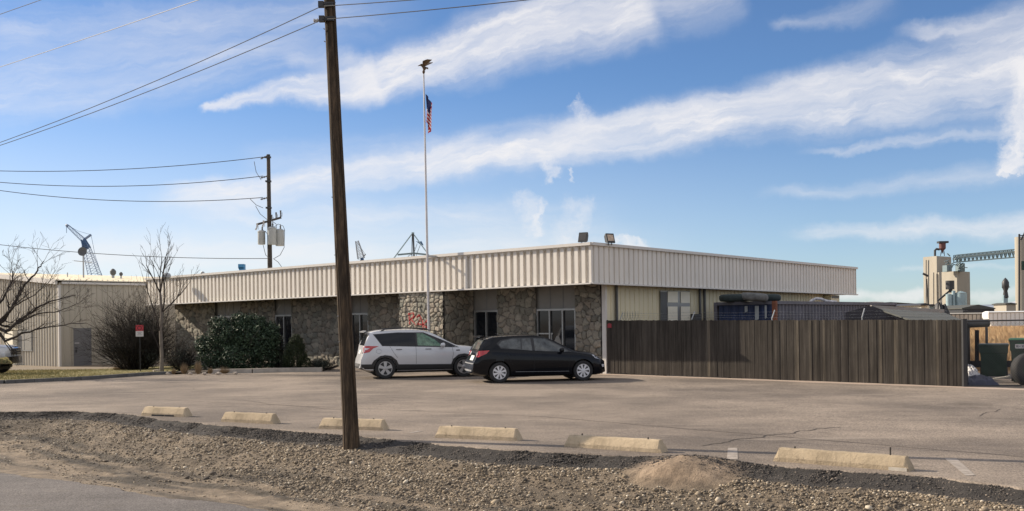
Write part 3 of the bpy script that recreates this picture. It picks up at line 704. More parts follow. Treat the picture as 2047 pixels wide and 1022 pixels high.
# front wall
PW = P0+E2*OV+D2*OVR                      # outer corner of the stone wall
def tw(u, inset=OV):
    k = (u-CU)/F; b = P0+E2*inset; return (b.x-b.y*k)/(.7615+.648*k)
TEND = tw(352)
WZ = FB+.0
def stone_grid(name, o, du, L, z0, z1, nrm, parent, k=0, cell=.31, amp=.055, step=.026, graffiti=None, tone=1., zf=None, tshift=0.):
    t_ = np.arange(0, L+step*.5, step); z_ = np.arange(z0, z1+step*.5, step); T_, Z_ = np.meshgrid(t_, z_, indexing='ij')
    wx = (fbm(T_*1.3+tshift, Z_*1.3, 3, k+5)-.5)*1.5; wy = (fbm(T_*1.3+tshift, Z_*1.3, 3, k+9)-.5)*1.5
    gx = (T_+tshift)/cell+wx; gy = Z_/(cell*.8)+wy
    d1, d2, idn = voro(gx, gy, k)
    big = fbm(T_*.8+tshift, Z_*.8, 2, k+40)
    e_ = np.clip((d2-d1)/.22, 0, 1); h_ = amp*(e_**.6)*(.45+.75*idn)+ .018*(fbm(T_*9+tshift, Z_*9, 3, k+3)-.5)
    r2 = (idn*7.13) % 1.; r3 = (idn*17.7) % 1.
    cb = np.stack([.145+.155*r2, .126+.13*r2+.02*r3, .102+.10*r2+.02*r3], -1)*(.8+.4*fbm(T_*6+tshift, Z_*6, 3, k+8))[..., None]
    mo = np.array([.04, .035, .03]); e3 = np.clip((d2-d1)/.11, 0, 1)[..., None]
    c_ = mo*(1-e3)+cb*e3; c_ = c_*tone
    if graffiti is not None:
        for pts in graffiti:
            for (x1, y1), (x2, y2) in zip(pts[:-1], pts[1:]):
                ll = max((x2-x1)**2+(y2-y1)**2, 1e-6); s_ = np.clip(((T_-x1)*(x2-x1)+(Z_-y1)*(y2-y1))/ll, 0, 1)
                dd = np.hypot(T_-(x1+s_*(x2-x1)), Z_-(y1+s_*(y2-y1))); mk = np.clip((.042-dd)/.02, 0, 1)[..., None]*(.55+.45*(fbm(T_*20, Z_*20, 2, 4) > .42))[..., None]
                c_ = c_*(1-mk)+np.array([.42, .025, .03])*mk
    zz_ = Z_ if zf is None else Z_
    o_ = np.array(o); du_ = np.array(du); nr = np.array(nrm)
    V = o_[None, None]+T_[..., None]*du_+h_[..., None]*nr; V[..., 2] = zz_
    ni, nj = T_.shape; idx = np.arange(ni*nj).reshape(ni, nj); Fq = np.stack([idx[:-1, :-1], idx[1:, :-1], idx[1:, 1:], idx[:-1, 1:]], -1).reshape(-1, 4)
    return npmesh(name, V.reshape(-1, 3), Fq, MT['stone'], parent, True, cols=c_.reshape(-1, 3))
# bays of the front, as photo columns: (kind, right px, left px, head v px, panes)
PIER_R, PIER_L = tw(887, .03), tw(800, .03)
bays = [('s', 1203, 1151), ('w', 1151, 1073, 3), ('s', 1073, 996), ('w', 996, 948, 2), ('s', 948, 796), ('s', 796, 737), ('w', 737, 702, 2), ('s', 702, 584), ('w', 584, 551, 2), ('s', 551, 482), ('w', 482, 432, 3), ('s', 432, 352)]
HEAD = 2.27
bo = P0+E2*OV
for bi, b_ in enumerate(bays):
    ta, tb = max(tw(b_[1]), OVR), tw(b_[2])
    if b_[0] == 's':
        stone_grid('stone_wall', bo+D2*ta, D2, tb-ta, -.2, WZ-.08 if bi > 8 else WZ, N2, bl, k=3, amp=.075, tshift=ta, step=.03 if bi < 7 else .045)
    else:
        n = b_[3]; L_ = tb-ta; base_z = .55 if bi < 6 else .12
        a_ = bo+D2*ta+E2*.06; z1_ = WZ-.005*bi
        w_ = MB(); w_.prism([(-.12, HEAD+.07), (L_+.12, HEAD+.07), (L_+.12, z1_), (-.12, z1_)], a_, D2, UPV, E2, .05)
        pn = w_.build('panel', MT['panel'], bl)
        for k in range(1, n):
            s_ = MB(); s_.bar(a_+D2*(L_*k/n)+UPV*(HEAD+.08)-E2*.004, a_+D2*(L_*k/n)+UPV*z1_-E2*.004, .02, .012, up=E2)
            s_.build('panel_joint', MT['seamg'], pn)
        if base_z > .3:
            w_ = MB(); w_.prism([(0, -.2), (L_, -.2), (L_, base_z-.05), (0, base_z-.05)], a_, D2, UPV, E2, .05); w_.build('panel', MT['panel'], bl)
        w_ = MB(); fw = .05
        for k in range(n+1):
            x_ = min(max(L_*k/n, fw/2), L_-fw/2); w_.bar(a_+D2*x_+UPV*base_z-E2*.03, a_+D2*x_+UPV*HEAD-E2*.03, fw, .09, up=E2)
        w_.bar(a_-D2*.0+UPV*(HEAD+.03)-E2*.031, a_+D2*L_+UPV*(HEAD+.03)-E2*.031, .10, .07); w_.bar(a_+UPV*(base_z-.02)-E2*.031, a_+D2*L_+UPV*(base_z-.02)-E2*.031, .12, .06)
        if bi == 1:   # extra bar across the first pane, blind inside
            w_.bar(a_+D2*(L_*.60)+UPV*1.42-E2*.02, a_+D2*(L_*.97)+UPV*1.42-E2*.02, .04, .05)
            w_.bar(a_+D2*(L_*.63)+UPV*.7-E2*.02, a_+D2*(L_*.63)+UPV*1.42-E2*.02, .03, .04, up=E2)
        wf = w_.build('window', MT['frame'], bl)
        for k in range(n):
            x1 = L_*k/n+fw*.5; x2 = L_*(k+1)/n-fw*.5
            g_ = MB(); g_.prism([(x1, base_z), (x2, base_z), (x2, HEAD), (x1, HEAD)], a_-E2*.0, D2, UPV, E2, .012)
            g_.build('pane', MT['glassd'], wf)
        if bi == 1:
            g_ = MB(); yb = a_-E2*.008
            g_.prism([(L_*.36, .75), (L_*.60, .75), (L_*.58, 1.1), (L_*.52, 1.32), (L_*.46, 1.36), (L_*.40, 1.1)], yb, D2, UPV, E2, .004); g_.build('curtain', MT['panel'], wf)
# the pier flush with the fascia
gx = lambda u: (tw(u, .05)-PIER_R)
def gz(u, v):
    tt = tw(u, .05); q_ = P0+E2*.05+D2*tt; hz_ = HV-math.tan(TH)*(u-CU); return EYE+(hz_-v)*q_.y/F
gr = [[(821, 648), (819, 628), (828, 626), (831, 634), (822, 638), (834, 650)], [(836, 634), (841, 630), (845, 636), (838, 648), (848, 649)], [(847, 640), (850, 658)], [(858, 640), (849, 649), (859, 657)]]
gr = [[(gx(u), gz(u, v)) for u, v in s_] for s_ in gr]
stone_grid('stone_pier', P0+E2*.05+D2*PIER_R, D2, PIER_L-PIER_R, -.2, FB-.03, N2, bl, k=21, cell=.22, amp=.085, step=.02, graffiti=gr, tone=1.35)  # front stones toned lighter than side and wall: sunlight put into their colour
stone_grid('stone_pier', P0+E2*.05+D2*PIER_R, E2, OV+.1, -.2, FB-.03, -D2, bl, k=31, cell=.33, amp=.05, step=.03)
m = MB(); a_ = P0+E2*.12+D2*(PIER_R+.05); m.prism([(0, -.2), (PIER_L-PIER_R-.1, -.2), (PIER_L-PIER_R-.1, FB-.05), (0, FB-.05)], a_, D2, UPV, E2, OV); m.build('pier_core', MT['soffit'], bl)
# right hand wall: cream ribbed metal
m = MB(); o_ = P0+E2*OV+D2*OVR; LRW = LR-OV-1.5; ribs(m, o_, E2, -D2, LRW, -.3, WZ-.02, sagr, depth=.03, w1=.06, w2=.03)
m.build('side_wall', MT['cream'], bl)
m = MB(); m.bar(o_-D2*.03+E2*.0-UPV*.1, o_-D2*.03+UPV*(WZ-.03), .16, .10, up=E2); m.build('corner_trim', MT['trim'], bl)
m = MB(); m.prism([(0, -.3), (TEND-OVR, -.3), (TEND-OVR, WZ-.2), (0, WZ-.2)], o_+E2*.12+D2*.05, D2, UPV, E2, .1)
e_ = bo+D2*TEND; m.bar(e_+E2*.1+UPV*1.4, e_+E2*(LR-3)+UPV*1.4, .1, 3.1); m.bar(o_+E2*LRW+UPV*1.4, bo+D2*TEND+E2*(LR-3)+UPV*1.4, .1, 3.1)
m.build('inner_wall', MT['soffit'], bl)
def wallpt(u, off=0.):      # point on the side wall seen at column u
    k = (u-CU)/F; s_ = (k*o_.y-o_.x)/(E2.x-k*E2.y); return s_
def wz(u, v):
    s_ = wallpt(u); q_ = o_+E2*s_; return EYE+((HV-math.tan(TH)*(u-CU))-v)*q_.y/F
OUT = -D2
def wrect(m, u0, v0, u1, v1, d0, d1):
    s0, s1 = wallpt(u0), wallpt(u1); um = (u0+u1)/2; z0_, z1_ = wz(um, v1), wz(um, v0)
    m.prism([(s0, z0_), (s1, z0_), (s1, z1_), (s0, z1_)], o_+OUT*d0, E2, UPV, OUT, d1-d0)
m = MB(); wrect(m, 1318, 582, 1377, 660, .035, .06)
wfr = m.build('window', MT['frame'], bl)
for r_ in ((1332, 583, 1352, 605), (1358, 584, 1376, 606), (1332, 613, 1351, 660), (1358, 613, 1376, 660)):
    m = MB(); wrect(m, *r_, .07, .085); m.build('pane', MT['board'], wfr)
m = MB(); wrect(m, 1318, 584, 1331, 660, .065, .075); m.build('pane', MT['conduit'], wfr)
for u0 in (1228, 1395, 1404): m = MB(); wrect(m, u0, 570, u0+2.5, 660, .05, .12); m.build('conduit', MT['conduit'], bl)
m = MB(); wrect(m, 1379, 628, 1392, 645, .04, .25); m.build('meter_box', MT['conduit'], bl)
# roof things
def lampf(u, v, D, rz, label, glass=False):
    c_ = P(u, v, D); t_ = thing('floodlight', label, 'floodlight', (c_.x, c_.y, FT+.05), 0, 'floodlights on the fascia corner')
    R_ = Matrix.Rotation(rz, 3, 'Z') @ Matrix.Rotation(math.radians(-18), 3, 'X')
    dz = c_.z-(FT+.05)
    def W_(q): return R_ @ Vector(q)+Vector((c_.x, c_.y, c_.z))
    m = MB(); f = [(-.15, -.02, -.16), (.15, -.02, -.16), (.15, -.02, .16), (-.15, -.02, .16)]; b = [(-.11, .16, -.08), (.11, .16, -.08), (.11, .16, .13), (-.11, .16, .13)]
    f0 = [(x*1.06, -.05, z*1.06) for x, y, z in f]
    V = [W_(q) for q in f0+[(x*1.06, 0, z*1.06) for x, y, z in f]+b]
    m.add(V, [(0, 1, 2, 3)]+[(i, (i+1) % 4, 4+(i+1) % 4, 4+i) for i in range(4)]+[(4+i, 4+(i+1) % 4, 8+(i+1) % 4, 8+i) for i in range(4)]+[(8, 9, 10, 11)])
    m.build('housing', MT['blkp'], t_)
    m = MB(); m.add([W_(q) for q in [(-.12, -.054, -.11), (.12, -.054, -.11), (.12, -.054, .12), (-.12, -.054, .12)]], [(0, 1, 2, 3)]); m.build('lens', MT['lampg'] if glass else MT['dsteel'], t_)
    m = MB(); m.tube([(c_.x-.05, c_.y, FT), (c_.x-.05, c_.y, c_.z-.05)], .016); m.tube([(c_.x+.06, c_.y, FT), (c_.x+.06, c_.y, c_.z-.05)], .016); m.build('bracket', MT['dsteel'], t_)
lampf(1166, 475, 35.2, math.radians(-28), 'black floodlight seen side-on at the left of the fascia corner')
lampf(1219, 477, 35.6, math.radians(28), 'floodlight with a grey side and a visible glass face right of the fascia corner', True)
def vent(u, vtop, D, r, label, kind=0, cat='roof vent'):
    c_ = P(u, vtop, D); zb = FT-.3; t_ = thing('roof_vent', label, cat, (c_.x, c_.y, zb)); h_ = c_.z
    m = MB(); m.tube([(c_.x, c_.y, zb), (c_.x, c_.y, h_-r*.8)], r*.5, 10); m.build('pipe', MT['gsteel'] if kind else MT['dsteel'], t_)
    m = MB(); m.lathe([(r*.5, -r*1.4), (r, -r*1.0), (r*1.05, -r*.4), (r*.8, 0), (.01, r*.15)], (c_.x, c_.y, h_-r*.1), n=12); m.build('cap', MT['dsteel'] if not kind else MT['gsteel'], t_)
vent(333, 546, 51, .20, 'grey mushroom vent behind the left end of the fascia', 1)
vent(405, 543, 50, .09, 'small grey vent pipe on the office roof', 1)
# flagpole
fp = P(857, 600, 39.35); fb = Vector((fp.x, fp.y, H(fp.x, fp.y))); zt = Z(850, 148, 39.35)
tf = thing('flagpole', 'tall slim pale flagpole standing in front of the stone pier', 'flagpole', fb)
lean = -.13
m = MB(); zs = np.linspace(0, zt, 9); m.tube([(fb.x+lean*z_/zt*.6, fb.y, z_) for z_ in zs], [.062-.034*i/8 for i in range(9)], 12); m.build('pole', MT['flagpole'], tf, True)
m = MB(); a_ = Vector((fb.x, fb.y, 4.42)); m.bar(a_, a_+E2*.62, .07, .07); m.build('bracket', MT['steel'], tf)
tx = fb.x+lean*.6
m = MB(); m.lathe([(.02, 0), (.05, .05), (.055, .09), (.03, .14)], (tx, fb.y, zt), n=10); 
# eagle: body, spread wings, tail
bz = zt+.30
m.tube([(tx-.16, fb.y, bz+.02), (tx-.10, fb.y, bz+.05), (tx, fb.y, bz), (tx+.03, fb.y, bz-.12), (tx+.0, fb.y, zt+.1)], [.02, .045, .075, .06, .02], 8)
m.tube([(tx-.22, fb.y, bz+.0), (tx-.16, fb.y, bz+.03)], [.006, .022], 6)
for sy in (-1, 1):
    m.add([(tx-.05, fb.y+sy*.03, bz), (tx+.06, fb.y+sy*.03, bz+.02), (tx+.34, fb.y+sy*.2, bz+.19), (tx+.16, fb.y+sy*.24, bz+.20), (tx-.02, fb.y+sy*.16, bz+.16),
           (tx-.05, fb.y+sy*.05, bz-.02), (tx+.06, fb.y+sy*.05, bz-.0), (tx+.34, fb.y+sy*.215, bz+.175), (tx+.16, fb.y+sy*.255, bz+.185), (tx-.02, fb.y+sy*.175, bz+.145)],
          [(0, 1, 2, 3, 4), (9, 8, 7, 6, 5), (0, 5, 6, 1), (1, 6, 7, 2), (2, 7, 8, 3), (3, 8, 9, 4), (4, 9, 5, 0)])
m.prism([(0, 0), (.16, -.05), (.15, -.10), (0, -.06)], (tx+.02, fb.y-.04, bz-.02), (1, 0, 0), (0, 0, 1), (0, 1, 0), .08)
m.build('eagle_finial', MT['bronze'], tf)
# flag: limp cloth
fl_t, fl_b = Z(851, 188, 39.35), Z(857, 273, 39.35)
t = NT('flag_cloth').set(.8); uvn = t.node('ShaderNodeTexCoord'); sp_ = t.node('ShaderNodeSeparateXYZ'); t.link(uvn.outputs['UV'], sp_.inputs[0])
st_ = t.ramp(t.math('FRACT', t.math('MULTIPLY', sp_.outputs[1], 6.5)), [(0, (.62, .03, .05)), (.5, (.82, .78, .78))], 'CONSTANT')
can = t.math('MULTIPLY', t.math('LESS_THAN', sp_.outputs[0], .42), t.math('GREATER_THAN', sp_.outputs[1], .46))
t.color(t.mix(can, st_, (.03, .04, .13))); MT['flag'] = t.m
V = []; UVs = []; nu, nv = 26, 20; drop = fl_t-fl_b
for i in range(nu):
    for j in range(nv):
        a_ = i/(nu-1); b_ = j/(nv-1)          # a along the fly, b down the hoist
        z_ = fl_t-b_*drop*.62-a_*drop*.46*(1-.25*b_)
        x_ = tx+.06+.22*math.sin(a_*2.6)*(1-.25*b_)+.035*math.sin(a_*17+b_*2); y_ = fb.y+.085*math.sin(a_*15+b_*3)
        V.append((x_, y_, z_)); UVs.append((a_, 1-b_))
Fq = np.array([(i*nv+j, (i+1)*nv+j, (i+1)*nv+j+1, i*nv+j+1) for i in range(nu-1) for j in range(nv-1)])
fo = npmesh('flag', np.array(V), Fq, MT['flag'], smooth=True, uv=np.array(UVs), label='limp red, white and blue striped flag hanging on the flagpole', cat='flag')
# ------------------------------------------------------------------ board fence
def isl(name, stops, stretch, nscale, rough=.9, bump=.4):
    t = NT(name).set(rough, spec=.2); g = t.node('ShaderNodeNewGeometry'); c = t.ramp(g.outputs['Random Per Island'], stops)
    n = t.noise(t.coord(stretch), nscale, 6, .7); c = t.mix(1., c, t.ramp(n, [(.25, .4), (.55, 1.), (.8, 2.0)]), 'MULTIPLY')
    n2 = t.noise(t.coord((1, 1, .6)), 1.2, 4, .6); c = t.mix(1., c, t.ramp(n2, [(.3, .8), (.7, 1.2)]), 'MULTIPLY')
    t.color(c); t.bump(n, bump, .01); return t.m
MT['fence'] = isl('weathered_boards', [(0, (.044, .038, .033)), (.3, (.054, .047, .040)), (.7, (.064, .056, .048)), (.95, (.080, .070, .058)), (1, (.13, .11, .085))], (1, 1, .05), 14.)
LFN = 12.25
fz0 = lambda t_: .03-.12*t_/LFN
fz1 = lambda t_: 1.885-.11*t_/LFN
tf = thing('board_fence', 'weathered dark grey-brown wooden board fence right of the office building', 'fence', (FA.x, FA.y, 0))
m = MB(); t_ = .02; r = random.Random(4)
while t_ < LFN-.09:
    w_ = r.choice((.078, .085, .088, .095)); w_ = min(w_, LFN-t_); off = r.uniform(-.006, .008); tl = r.uniform(-.003, .003); tp = fz1(t_)+r.uniform(-.010, .008); a_ = FA+FD*t_+FN*off
    # dog-eared top
    k_ = .018
    m.prism([(0, fz0(t_)+r.uniform(-.01, .02)), (w_-.006, fz0(t_)), (w_-.006+tl, tp-k_), (w_-.006-k_+tl, tp), (k_+tl, tp), (tl, tp-k_)], a_, FD, UPV, -FN, .018)
    t_ += w_-r.choice((.003, .006, .007, .008))
m.build('boards', MT['fence'], tf)
for z_ in (.35, 1.0, 1.6): m = MB(); m.bar(FA-FN*.045+UPV*(z_+.01), FA+FD*LFN-FN*.045+UPV*(z_-.1), .04, .09); m.build('rail', MT['fence'], tf)
for k in range(6):
    a_ = FA+FD*(LFN-.12)*k/5-FN*.11; m = MB(); m.bar(a_-UPV*.3, a_+UPV*1.75, .09, .09, up=FD); m.build('post', MT['fence'], tf)
# barbed wire on outriggers behind the boards
t_bw = thing('barbed_wire', 'thin strands of barbed wire above the left part of the board fence', 'barbed wire', (FA.x, FA.y, 1.7))
b0 = FA+FD*.5-FN*.25
for k, (dz, dn) in enumerate(((.02, .05), (.10, .12), (.19, .19))):
    pts = [b0+FD*s_-FN*dn+UPV*(1.93+dz-.008*s_+.012*math.sin(s_*2.1+k)) for s_ in np.linspace(0, LFN-.6, 60)]
    m = MB(); m.tube(pts, .0035, 3)
    for j in range(1, 60):
        c_ = pts[j].lerp(pts[j-1], .5) if j % 2 else pts[j]; m.tube([c_+Vector((.012, 0, -.022)), c_+Vector((-.012, 0, .022))], .0025, 3)
    m.build('strand', MT['steel'], t_bw)
for s_ in (0., 2.9, 5.8, 8.7):
    m = MB(); m.tube([b0+FD*s_+UPV*1.6, b0+FD*s_+UPV*1.88, b0+FD*s_-FN*.2+UPV*2.14], .016, 6); m.build('outrigger', MT['steel'], t_bw)
# barbed coil near the corner
m = MB(); m.tube([b0+FD*(.1+.75*i/60)+Vector((0, .15*math.sin(i*.7), .15*math.cos(i*.7)))+UPV*2.04 for i in range(60)], .004, 3); m.build('coil', MT['dsteel'], t_bw)
m = MB(); a_ = FA+FD*.16+FN*.012; m.prism([(0, 1.62), (.17, 1.62), (.17, 1.76), (.06, 1.78), (0, 1.74)], a_, FD, UPV, FN, .006)
o = m.build('red_plate', MT['redp'], None, origin=a_+UPV*1.6, label='small dull red plate fixed at the top left end of the board fence', cat='sign')
# ------------------------------------------------------------------ chain link gate run
CE = FA+FD*LFN
post0 = P(1928, 700, CE.y); post0.z = 0
tc_ = thing('chain_link_fence', 'chain-link fence with a dark end post continuing right from the board fence', 'fence', (post0.x, post0.y, -.1))
m = MB(); m.tube([(post0.x, post0.y, -.2), (post0.x, post0.y, 1.80)], .08, 10); m.build('post', MT['blkp'], tc_)
zt_ = Z(1990, 641.5, post0.y); zb_ = -.10
CLL = 6.5
m = MB(); m.tube([(post0.x, post0.y, zt_), (post0.x+CLL, post0.y, zt_+.03)], .02, 8); m.build('rail', MT['dsteel'], tc_); m = MB(); m.tube([(post0.x, post0.y, zb_+.04), (post0.x+CLL, post0.y, zb_+.04)], .014, 8); m.build('rail', MT['dsteel'], tc_)
for k in (2.9, 5.8):
    m = MB(); m.tube([(post0.x+k, post0.y, -.2), (post0.x+k, post0.y, 1.85)], .03, 8); m.build('post', MT['steel'], tc_)
m = MB(); pitch = .075; hh = zt_-zb_-.05
for i in range(-int(hh/pitch)-1, int(CLL/pitch)):
    for sg in (1, -1):
        x0_ = i*pitch if sg > 0 else i*pitch+hh; x1_ = x0_+sg*hh; z0_, z1_ = zb_+.03, zb_+.03+hh
        xa, za, xb, zb2 = x0_, z0_, x1_, z1_
        if sg > 0:
            if xa < 0: za += -xa; xa = 0
            if xb > CLL: zb2 -= xb-CLL; xb = CLL
        else:
            if xb < 0: zb2 -= -xb; xb = 0
            if xa > CLL: za += xa-CLL; xa = CLL
        if zb2-za > .05: m.tube([(post0.x+xa, post0.y+.002*sg, za), (post0.x+xb, post0.y+.002*sg, zb2)], .0028, 3, cap=False)
m.build('mesh', MT['conduit'], tc_)
# ------------------------------------------------------------------ things behind the fence on the right
def cont():
    c_ = P(1549, 637, 38.2); c_.z = -.1; L, Wd, Hh = 12.19, 2.44, 2.61
    t_ = thing('shipping_container', 'dark blue rust-edged shipping container standing behind the board fence', 'shipping container', c_)
    def corr(m, o, d, out, L, z0, z1, pitch, dep):
        V = []; s_ = 0; pr = []
        n = int(L/pitch); pit = L/n
        for i in range(n): pr += [(i*pit, 0), (i*pit+pit*.35, 0), (i*pit+pit*.5, -dep), (i*pit+pit*.85, -dep)]
        pr.append((L, 0))
        for s_, h_ in pr: b_ = o+d*s_+out*h_; V += [(b_.x, b_.y, z0), (b_.x, b_.y, z1)]
        m.add(V, [(2*i, 2*i+2, 2*i+3, 2*i+1) for i in range(len(pr)-1)])
    o = c_.copy()
    m = MB(); corr(m, o+D2*.12-E2*-.02, D2, -E2, Wd-.24, .05, Hh-.1, .285, .03); m.build('end_wall', MT['cblue'], t_)
    m = MB(); corr(m, o+E2*.12-D2*-.02, E2, -D2, L-.24, .05, Hh-.1, .29, .04); corr(m, o+D2*(Wd-.02)+E2*.12, E2, D2, L-.24, .05, Hh-.1, .29, .04)
    m.build('side_wall', MT['cgrey'], t_)
    m = MB(); m.prism([(.02, .02), (L-.02, .02), (L-.02, Wd-.02), (.02, Wd-.02)], o+UPV*(Hh-.06), E2, D2, UPV, .03); m.build('roof', MT['cgrey'], t_)
    m = MB()
    for a_, b_ in ((0, 0), (0, Wd), (L, 0), (L, Wd)):
        q_ = o+E2*a_+D2*b_
        if (a_, b_) == (0, 0): continue
        m.bar(q_, q_+UPV*Hh, .13, .13, up=E2)
    for z_ in (.07, Hh-.05):
        m.bar(o+E2*.08+UPV*z_, o+E2*(L-.08)+UPV*z_, .11, .12); m.bar(o+D2*Wd+E2*.08+UPV*z_, o+E2*(L-.08)+D2*Wd+UPV*z_, .11, .12); m.bar(o+E2*L+D2*.08+UPV*z_, o+E2*L+D2*(Wd-.08)+UPV*z_, .11, .12)
        m.bar(o+D2*.08+UPV*z_, o+D2*(Wd-.08)+UPV*z_, .11, .12)
    m.build('frame', MT['cgrey'], t_)
    m = MB(); m.bar(o, o+UPV*(Hh+.01), .15, .15, up=E2); m.build('corner_post', MT['rust'], t_)
    for s_, w__, z0_, z1_ in ((.52, .16, 1.95, 2.45), (.98, .12, 2.25, 2.45), (.20, .08, 2.0, 2.46)):
        m = MB(); m.prism([(s_, z0_), (s_+w__, z0_-.04), (s_+w__, z1_), (s_, z1_)], o+D2*.12-E2*.004, D2, UPV, -E2, .006); m.build('worn_patch', MT['gsteel'], t_)
    return c_, Hh
cc, CH = cont()
def tyre(loc, R, w, mat, label, rot=None, cat='tyre', group=None, name='tyre'):
    m = MB(); prof = []
    for k in range(9):
        a_ = math.pi*k/8; prof.append((R*.56+(R*.44)*math.sin(a_)**.45, -w/2*math.cos(a_)))
    prof += [(R*.56, w*.40), (R*.53, 0), (R*.56, -w*.40)]
    n = 40; V = []; Fs = []
    for k in range(n):
        a_ = 6.28318*k/n; lug = 1.0+(.025 if k % 2 else 0)
        for r_, h_ in prof: rr = r_*lug if r_ > R*.9 else r_; V.append(Vector((rr*math.cos(a_), rr*math.sin(a_), h_)))
    q = len(prof); Fs = [(k*q+j, ((k+1) % n)*q+j, ((k+1) % n)*q+(j+1) % q, k*q+(j+1) % q) for k in range(n) for j in range(q)]
    if rot is not None: V = [rot @ v_ for v_ in V]
    loc = Vector(loc); m.add([v_+loc for v_ in V], Fs)
    return m.build(name, mat, None, True, origin=loc, label=label, cat=cat, group=group)
tz = -.1+CH
g_ = 'old tyres lying on the shipping container'
a_ = P(1468, 595, 38.9); tyre((a_.x, a_.y, tz+.15), .56, .29, MT['rubber2'], 'black tyre lying flat at the left end of the container roof', group=g_)
a_ = P(1508, 595, 38.5); tyre((a_.x, a_.y, tz+.165), .50, .30, MT['tyreg'], 'dusty grey tyre lying in the middle on the container roof', group=g_, rot=Matrix.Rotation(math.radians(5), 3, 'Y'))
a_ = P(1533, 595, 39.6); tyre((a_.x, a_.y, tz+.15), .52, .28, MT['rubber2'], 'black tyre lying behind the grey one on the container roof', group=g_)
# bent hose and cream box by the far wall
a_ = P(1655, 598, 43.5)
def zc(u, v): return Z(u, v, 43.5)
m = MB(); pts = [P(1618, 605, 43.2), P(1624, 600, 43.2), P(1632, 597, 43.2), P(1642, 598, 43.2), P(1652, 602, 43.2), P(1672, 604, 43.2)]; m.tube(pts, .055, 8)
m.build('hose', MT['white'], None, True, origin=(pts[0].x, pts[0].y, tz), label='pale bent duct lying on the far half of the container roof', cat='duct')
s_u0, s_u1 = wallpt(1646), wallpt(1663)
t_ = thing('air_conditioner', 'cream air conditioner box on the far end of the side wall', 'air conditioner', o_+E2*s_u0+OUT*.1+UPV*2.4)
m = MB(); m.prism([(s_u0, wz(1655, 604)), (s_u1, wz(1655, 604)), (s_u1, wz(1655, 591)), (s_u0, wz(1655, 591))], o_+OUT*.05, E2, UPV, OUT, .35); m.build('case', MT['cream'], t_)
m = MB(); m.prism([(s_u0+.08, wz(1655, 597)), (s_u1-.08, wz(1655, 597)), (s_u1-.08, wz(1655, 592)), (s_u0+.08, wz(1655, 592))], o_+OUT*.4, E2, UPV, OUT, .01); m.build('grille', MT['conduit'], t_)
# shed with low sloping roof
A_ = P(1741, 612.5, 37); B_ = P(1888, 622, 39); C_ = P(1926, 641, 31.5); Dd = P(1822, 640, 31.5)
D_l = P(1752, 616, 36.9)
t_ = thing('open_shed', 'low open shed with a flat grey sloping roof behind the board fence', 'shed', (A_.x, A_.y, 0))
m = MB(); up = Vector((0, 0, .05)); V = [D_l, P(1890, 626, 38.5), C_, Dd]; m.add([v_ for v_ in V]+[v_-up for v_ in V], [(0, 1, 2, 3), (7, 6, 5, 4)]+[(i, 4+i, 4+(i+1) % 4, (i+1) % 4) for i in range(4)]); m.build('roof', MT['shroof'], t_)
m = MB(); m.bar(P(1741, 614, 37.2), P(1886, 622, 39.2), .08, .13); m.build('ridge_board', MT['shedge'], t_)
m = MB(); 
V = [P(1736, 612, 38.5), P(1884, 621, 40), P(1884, 650, 40), P(1736, 650, 38.5)]; m.add(V+[v_+Vector((0, .1, 0)) for v_ in V], [(0, 1, 2, 3), (7, 6, 5, 4)]+[(i, 4+i, 4+(i+1) % 4, (i+1) % 4) for i in range(4)]); m.build('back_wall', MT['darkin'], t_)
for q_ in (D_l, C_, P(1890, 626, 38.5), Dd):
    m = MB(); m.bar((q_.x, q_.y, -.2), (q_.x, q_.y, q_.z-.06), .09, .09); m.build('post', MT['fence'], t_)
# dark tarpaulined pile left of the shed
V = [P(1690, 625, 36), P(1732, 613, 36.5), P(1744, 612, 36.6), P(1760, 618, 36), P(1830, 641, 33), P(1690, 660, 34), P(1830, 660, 33)]
m = MB(); base_ = [Vector((v_.x+.6, v_.y+1.8, v_.z-.1)) for v_ in V]; m.add(V+base_, [(0, 1, 2, 3, 4, 6, 5), (7, 12, 13, 11, 10, 9, 8), (0, 7, 8, 1), (1, 8, 9, 2), (2, 9, 10, 3), (3, 10, 11, 4)])
m.build('tarp_pile', MT['darkin'], None, origin=(V[0].x, V[0].y, 0), label='black tarpaulin heap between the blue container and the open shed', cat='tarpaulin')
